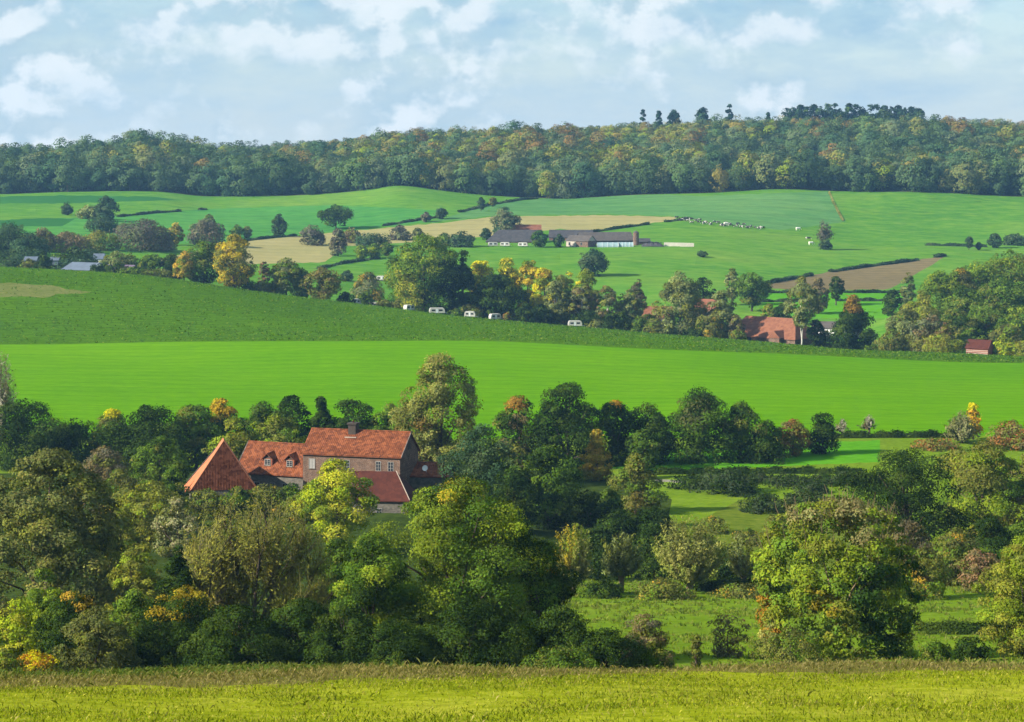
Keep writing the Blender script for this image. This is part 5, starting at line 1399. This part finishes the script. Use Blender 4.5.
# sheds at the photo border
GS = 'sheds above the crop crest'
fh('barn', 'blue grey sheeted barn above the crop crest', 'barn', 62, 269, 94, 271, 858, 850, 12, 2.4, 3.5, 'bluegrey', 'bluegrey', GS)
fh('shed', 'long mauve roofed shed beside the blue grey barn', 'shed', 103, 272, 129, 275, 850, 846, 8, 2.6, 3, 'brick', 'mauve', GS)
fh('shed', 'white fronted shed behind the mauve roof', 'shed', 93, 258.5, 103, 258.5, 905, 905, 6, 1.8, 3, 'white', 'bluegrey', GS)
fh('shed', 'pale flat shed beside the conical fir', 'shed', 24, 260, 36, 260, 880, 880, 6, 1.2, 2, 'bluegrey', 'bluegrey', GS)
fh('shed', 'pale shed peeping out behind the conical fir', 'shed', 50, 260, 58, 260, 880, 880, 6, 1.1, 2, 'bluegrey', 'bluegrey', GS)

M['van'] = plain('dull_white_panel', (0.38, 0.365, 0.33), .5, .3, .12, .8)
# ------------------------------------------------------------------ caravans, vans, cattle
def caravan(lab, u, d, ln=5.6, rz=0.0, group=None, dz=0.0):
    p = at(u, d, dz)
    rt = empty('caravan', p, rz, lab, 'caravan', group); rt.scale = (.84, .84, .84)
    mb = MB(); w = 2.1
    prof = [(-ln / 2, .55), (-ln / 2 + .1, .42), (ln / 2 - .1, .42), (ln / 2, .6), (ln / 2 - .05, 1.5), (ln / 2 - .4, 2.35), (ln / 2 - .8, 2.6), (-ln / 2 + .7, 2.6), (-ln / 2 + .3, 2.4), (-ln / 2 + .02, 1.5)]
    mb.prism(prof, -w / 2, w / 2); mb.build('body', M['van'], rt, bevel=.06)
    for (x0, x1) in ((-ln * .36, -ln * .12), (ln * .1, ln * .34)):
        wm = MB(); wm.box(x0, x1, -w / 2 - .03, -w / 2 + .05, 1.25, 1.95); wm.build('window', M['glass'], rt)
    dm = MB(); dm.box(-ln * .08, ln * .05, -w / 2 - .035, -w / 2 + .05, .55, 2.2); dm.build('door', M['metal'], rt)
    for s in (-1, 1):
        wh = MB(); wh.tube([(0, s * .85, .32), (0, s * 1.0, .32)], [.32, .32], 14); wh.build('wheel', M['rubber'], rt)
    dr = MB(); dr.tube([(ln / 2 - .1, .5, .45), (ln / 2 + 1.1, 0, .45), (ln / 2 - .1, -.5, .45)], [.05] * 3, 5); dr.tube([(ln / 2 + .9, 0, .45), (ln / 2 + .9, 0, 0)], [.04, .06], 5); dr.build('drawbar', M['metal'], rt)
GC_ = 'white caravans along the crop crest'
for lab, u, d, ln, rz in (
 ('white caravan at the foot of the bright green lime tree', 437, 817, 6.6, .15), ('small caravan with a big dark window past the lime tree', 470, 814, 4.6, -.1), ('white caravan under the golden poplars beside an orange bush', 495, 812, 5.0, .5),
 ('white caravan below the brownish birch', 575, 808, 5.8, .1), ('low white caravan beside the thin brown birch', 600, 812, 4.4, 0),
 ('pale blue shaded caravan close to the lime tree trunk', 409, 822, 4.8, .8), ('long white caravan behind the green bushes of the crest', 372, 845, 7.0, .1), ('cream caravan at the end of the crest bushes', 356, 828, 3.6, .4)):
    caravan(lab, u, d, ln, rz, GC_)
for lab, u, d in (('white caravan parked first before the far slate barn', 493, 1176), ('white caravan parked second before the far slate barn', 505, 1176), ('white caravan parked last before the round farm tree', 523, 1175), ('white caravan alone on the small lane', 382, 1003)):
    caravan(lab, u, d, 6.0, rs.uniform(-.2, .2), 'caravans at the far farm')
bush('small orange bush against the caravan under the poplars', 507, 311, 9, 811, 'rust')

def cow_mesh():
    mb = MB()
    mb.tube([(-1.12, 0, 1.12), (-1.0, 0, 1.15), (-.6, 0, 1.08), (0, 0, 1.0), (.5, 0, 1.04), (.85, 0, 1.12), (1.05, 0, 1.15)], [.10, .30, .36, .40, .37, .32, .18], 12)
    mb.tube([(.85, 0, 1.2), (1.2, 0, 1.05), (1.42, 0, .72), (1.5, 0, .62)], [.25, .18, .15, .15], 10)
    mb.tube([(1.44, 0, .72), (1.58, 0, .5), (1.68, 0, .3)], [.16, .14, .10], 10)
    for s in (-1, 1):
        mb.tube([(1.42, s * .1, .74), (1.4, s * .28, .76)], [.05, .07], 6)
        mb.tube([(.72, s * .2, 1.0), (.72, s * .2, .5), (.74, s * .2, 0)], [.15, .085, .075], 8)
        mb.tube([(-.8, s * .2, 1.1), (-.72, s * .22, .75), (-.92, s * .21, .45), (-.86, s * .21, 0)], [.22, .15, .085, .075], 8)
    mb.tube([(-1.1, 0, 1.25), (-1.22, 0, .9), (-1.2, 0, .5)], [.05, .035, .05], 6)
    return mb
m, nt, out = new_mat('cow_hide')
oi = N(nt, 'ShaderNodeObjectInfo'); v = coords(nt, (1, .6, 1))
ad = N(nt, 'ShaderNodeVectorMath', operation='ADD'); nt.links.new(v, ad.inputs[0])
sc_ = N(nt, 'ShaderNodeVectorMath', operation='SCALE'); sc_.inputs['Scale'].default_value = 37.0
cx_ = N(nt, 'ShaderNodeCombineXYZ'); nt.links.new(oi.outputs['Random'], cx_.inputs[0]); nt.links.new(cx_.outputs[0], sc_.inputs[0]); nt.links.new(sc_.outputs[0], ad.inputs[1])
nz = noise(nt, ad.outputs[0], 1.1, 1)
bsdf(nt, out, ramp(nt, nz, [(0.53, (0.025, 0.022, 0.02)), (0.56, (0.40, 0.38, 0.34))]), .8, .2); M['cow'] = m
M['cow_white'] = plain('pale_hide', (0.72, 0.68, 0.6), .8, .2, .06)
tmp = cow_mesh().build('cow', M['cow'])
rm = tmp.modifiers.new('remesh', 'REMESH'); rm.mode = 'VOXEL'; rm.voxel_size = .05; rm.use_smooth_shade = True
dg = bpy.context.evaluated_depsgraph_get()
cme = bpy.data.meshes.new_from_object(tmp.evaluated_get(dg)); bpy.data.objects.remove(tmp)
cme.materials.clear(); cme.materials.append(M['cow'])
cmw = cme.copy(); cmw.materials.clear(); cmw.materials.append(M['cow_white'])
for i in range(40):
    f = i / 39
    u = 678 + 84 * f ** 1.1 + rs.uniform(-2, 2); v = 220 + 8.5 * f + rs.uniform(-1.6, 2.0)
    o = bpy.data.objects.new('cow', cme); o.location = hitp(u, v, 1000); o.rotation_euler = (0, 0, rs.uniform(0, 6.28))
    o.scale = (1.05, 1.05, 1.05)
    tag(link(o), 'black and white cow in the herd strung out over the far pasture', 'cow', 'herd of cows on the far pasture')
for lab, u, v in (('white cow standing in the middle of the strung out herd', 726, 225.5), ('white cow apart from the herd, nearer the bare tree', 798, 230.5), ('white cow furthest downhill beside the bare tree', 811, 245)):
    o = bpy.data.objects.new('cow', cmw); o.location = hitp(u, v, 1000); o.rotation_euler = (0, 0, .4); o.scale = (1.3, 1.3, 1.3)
    tag(link(o), lab, 'cow')
o = bpy.data.objects.new('cow', cme); o.location = hitp(786, 240, 1000) + Vector((12, 0, 0)); o.scale = (1.2, 1.2, 1.2)
tag(link(o), 'dark cow grazing beside the downhill white cow', 'cow')
HAZE = 0.000074
EXPO = 1.3
CLOUD = ((2.45, 3.3, 3.85), (4.6, 4.95, 5.2), (1.72, 2.92, 3.85), (3.6, 4.1, 4.4))
# ------------------------------------------------------------------ air, sky, sun, camera
SUN = Vector((-.94, -.342, 0)).normalized()
EL = R(29)
S3 = Vector((SUN.x * math.cos(EL), SUN.y * math.cos(EL), math.sin(EL)))
hz = MB(); hz.box(-1900, 1900, -90, 2700, -110, 66)
m, nt, out = new_mat('air')
pv = N(nt, 'ShaderNodeVolumePrincipled'); pv.inputs['Color'].default_value = (0.30, 0.60, 1.0, 1); pv.inputs['Density'].default_value = HAZE
pv.inputs['Anisotropy'].default_value = 0.2
nt.links.new(pv.outputs[0], out.inputs['Volume'])
ho = hz.build('haze', m); tag(ho, 'thin bluish air haze over the valley', 'haze', None, 'stuff')

w = bpy.data.worlds.new('World'); scene.world = w; w.use_nodes = True
nt = w.node_tree; nt.nodes.clear()
out = nt.nodes.new('ShaderNodeOutputWorld'); bg = N(nt, 'ShaderNodeBackground', Strength=0.08)
sky = nt.nodes.new('ShaderNodeTexSky'); sky.sky_type = 'NISHITA'; sky.sun_disc = False
sky.sun_elevation = EL; sky.sun_rotation = math.atan2(S3.x, S3.y)
sky.air_density = 1.0; sky.dust_density = 0.6; sky.ozone_density = 1.5
tc = nt.nodes.new('ShaderNodeTexCoord')
def wm(scale, loc=(0, 0, 0)):
    mp = nt.nodes.new('ShaderNodeMapping'); mp.inputs['Scale'].default_value = scale; mp.inputs['Location'].default_value = loc
    nt.links.new(tc.outputs['Generated'], mp.inputs[0]); return mp.outputs[0]
def math_(op, a, b, clamp=False):
    n = nt.nodes.new('ShaderNodeMath'); n.operation = op; n.use_clamp = clamp
    for s, v_ in zip(n.inputs, (a, b)):
        if hasattr(v_, 'is_output'): nt.links.new(v_, s)
        else: s.default_value = v_
    return n.outputs[0]
def puff(loc):
    big = noise(nt, wm((1, 1, 1.3), loc), 17, 2, .5)
    det = noise(nt, wm((1, 1, 1.3), loc), 50, 7, .55)
    return math_('ADD', math_('MULTIPLY', big, .54), math_('MULTIPLY', det, .46))
L0 = (3.3, 1.7, .35)
pf = puff(L0); pl = puff((L0[0] + .003, L0[1], L0[2] - .013))     # the same cloud field a little towards the sun, for its lit edges
mask = ramp(nt, pf, [(0.45, 0.0), (0.50, .38), (0.545, .82), (0.61, 1.0)])
lit = math_('ADD', math_('MULTIPLY', math_('SUBTRACT', pf, pl), 8.0), .5, True)
veil = ramp(nt, noise(nt, wm((1, 1, 3.0), (1, 2, 3)), 14, 5, .6), [(0.35, 0.55), (0.65, 1.0)])
ccol = ramp(nt, lit, [(0.15, CLOUD[0]), (0.8, CLOUD[1])])
base = mixc(nt, sky.outputs[0], CLOUD[2], veil)
sx = nt.nodes.new('ShaderNodeSeparateXYZ'); nt.links.new(tc.outputs['Generated'], sx.inputs[0])
low = ramp(nt, sx.outputs[2], [(0.0, 1.0), (0.028, .55), (0.075, 0.0)])       # milky air towards the horizon
base = mixc(nt, base, CLOUD[3], math_('MULTIPLY', low, .75))
fin = mixc(nt, base, ccol, math_('MULTIPLY', mask, .82))
nt.links.new(fin, bg.inputs[0]); nt.links.new(bg.outputs[0], out.inputs[0])

sl = bpy.data.lights.new('sun', 'SUN'); sl.energy = 5.0; sl.angle = R(.5); sl.color = (1.0, .93, .80)
so = bpy.data.objects.new('sun', sl); link(so)
so.rotation_euler = (-S3).to_track_quat('-Z', 'Y').to_euler()
so.location = S3 * 200

cam = bpy.data.cameras.new('camera'); co = bpy.data.objects.new('camera', cam); link(co)
cam.sensor_fit = 'HORIZONTAL'; cam.sensor_width = 36.0; cam.lens = 36.0 * F / 1024
cam.shift_y = -(361 - VH) / 1024.0
cam.clip_start = .5; cam.clip_end = 30000
co.location = (0, 0, 0); co.rotation_euler = (R(90), 0, 0)
scene.camera = co
scene.render.engine = 'CYCLES'
scene.view_settings.view_transform = 'Standard'; scene.view_settings.look = 'None'
scene.view_settings.exposure = EXPO; scene.view_settings.gamma = 1.0
c = scene.cycles
c.use_denoising = True; c.max_bounces = 5; c.diffuse_bounces = 2; c.glossy_bounces = 1; c.transmission_bounces = 2; c.volume_bounces = 0
c.use_adaptive_sampling = True; c.adaptive_threshold = .02
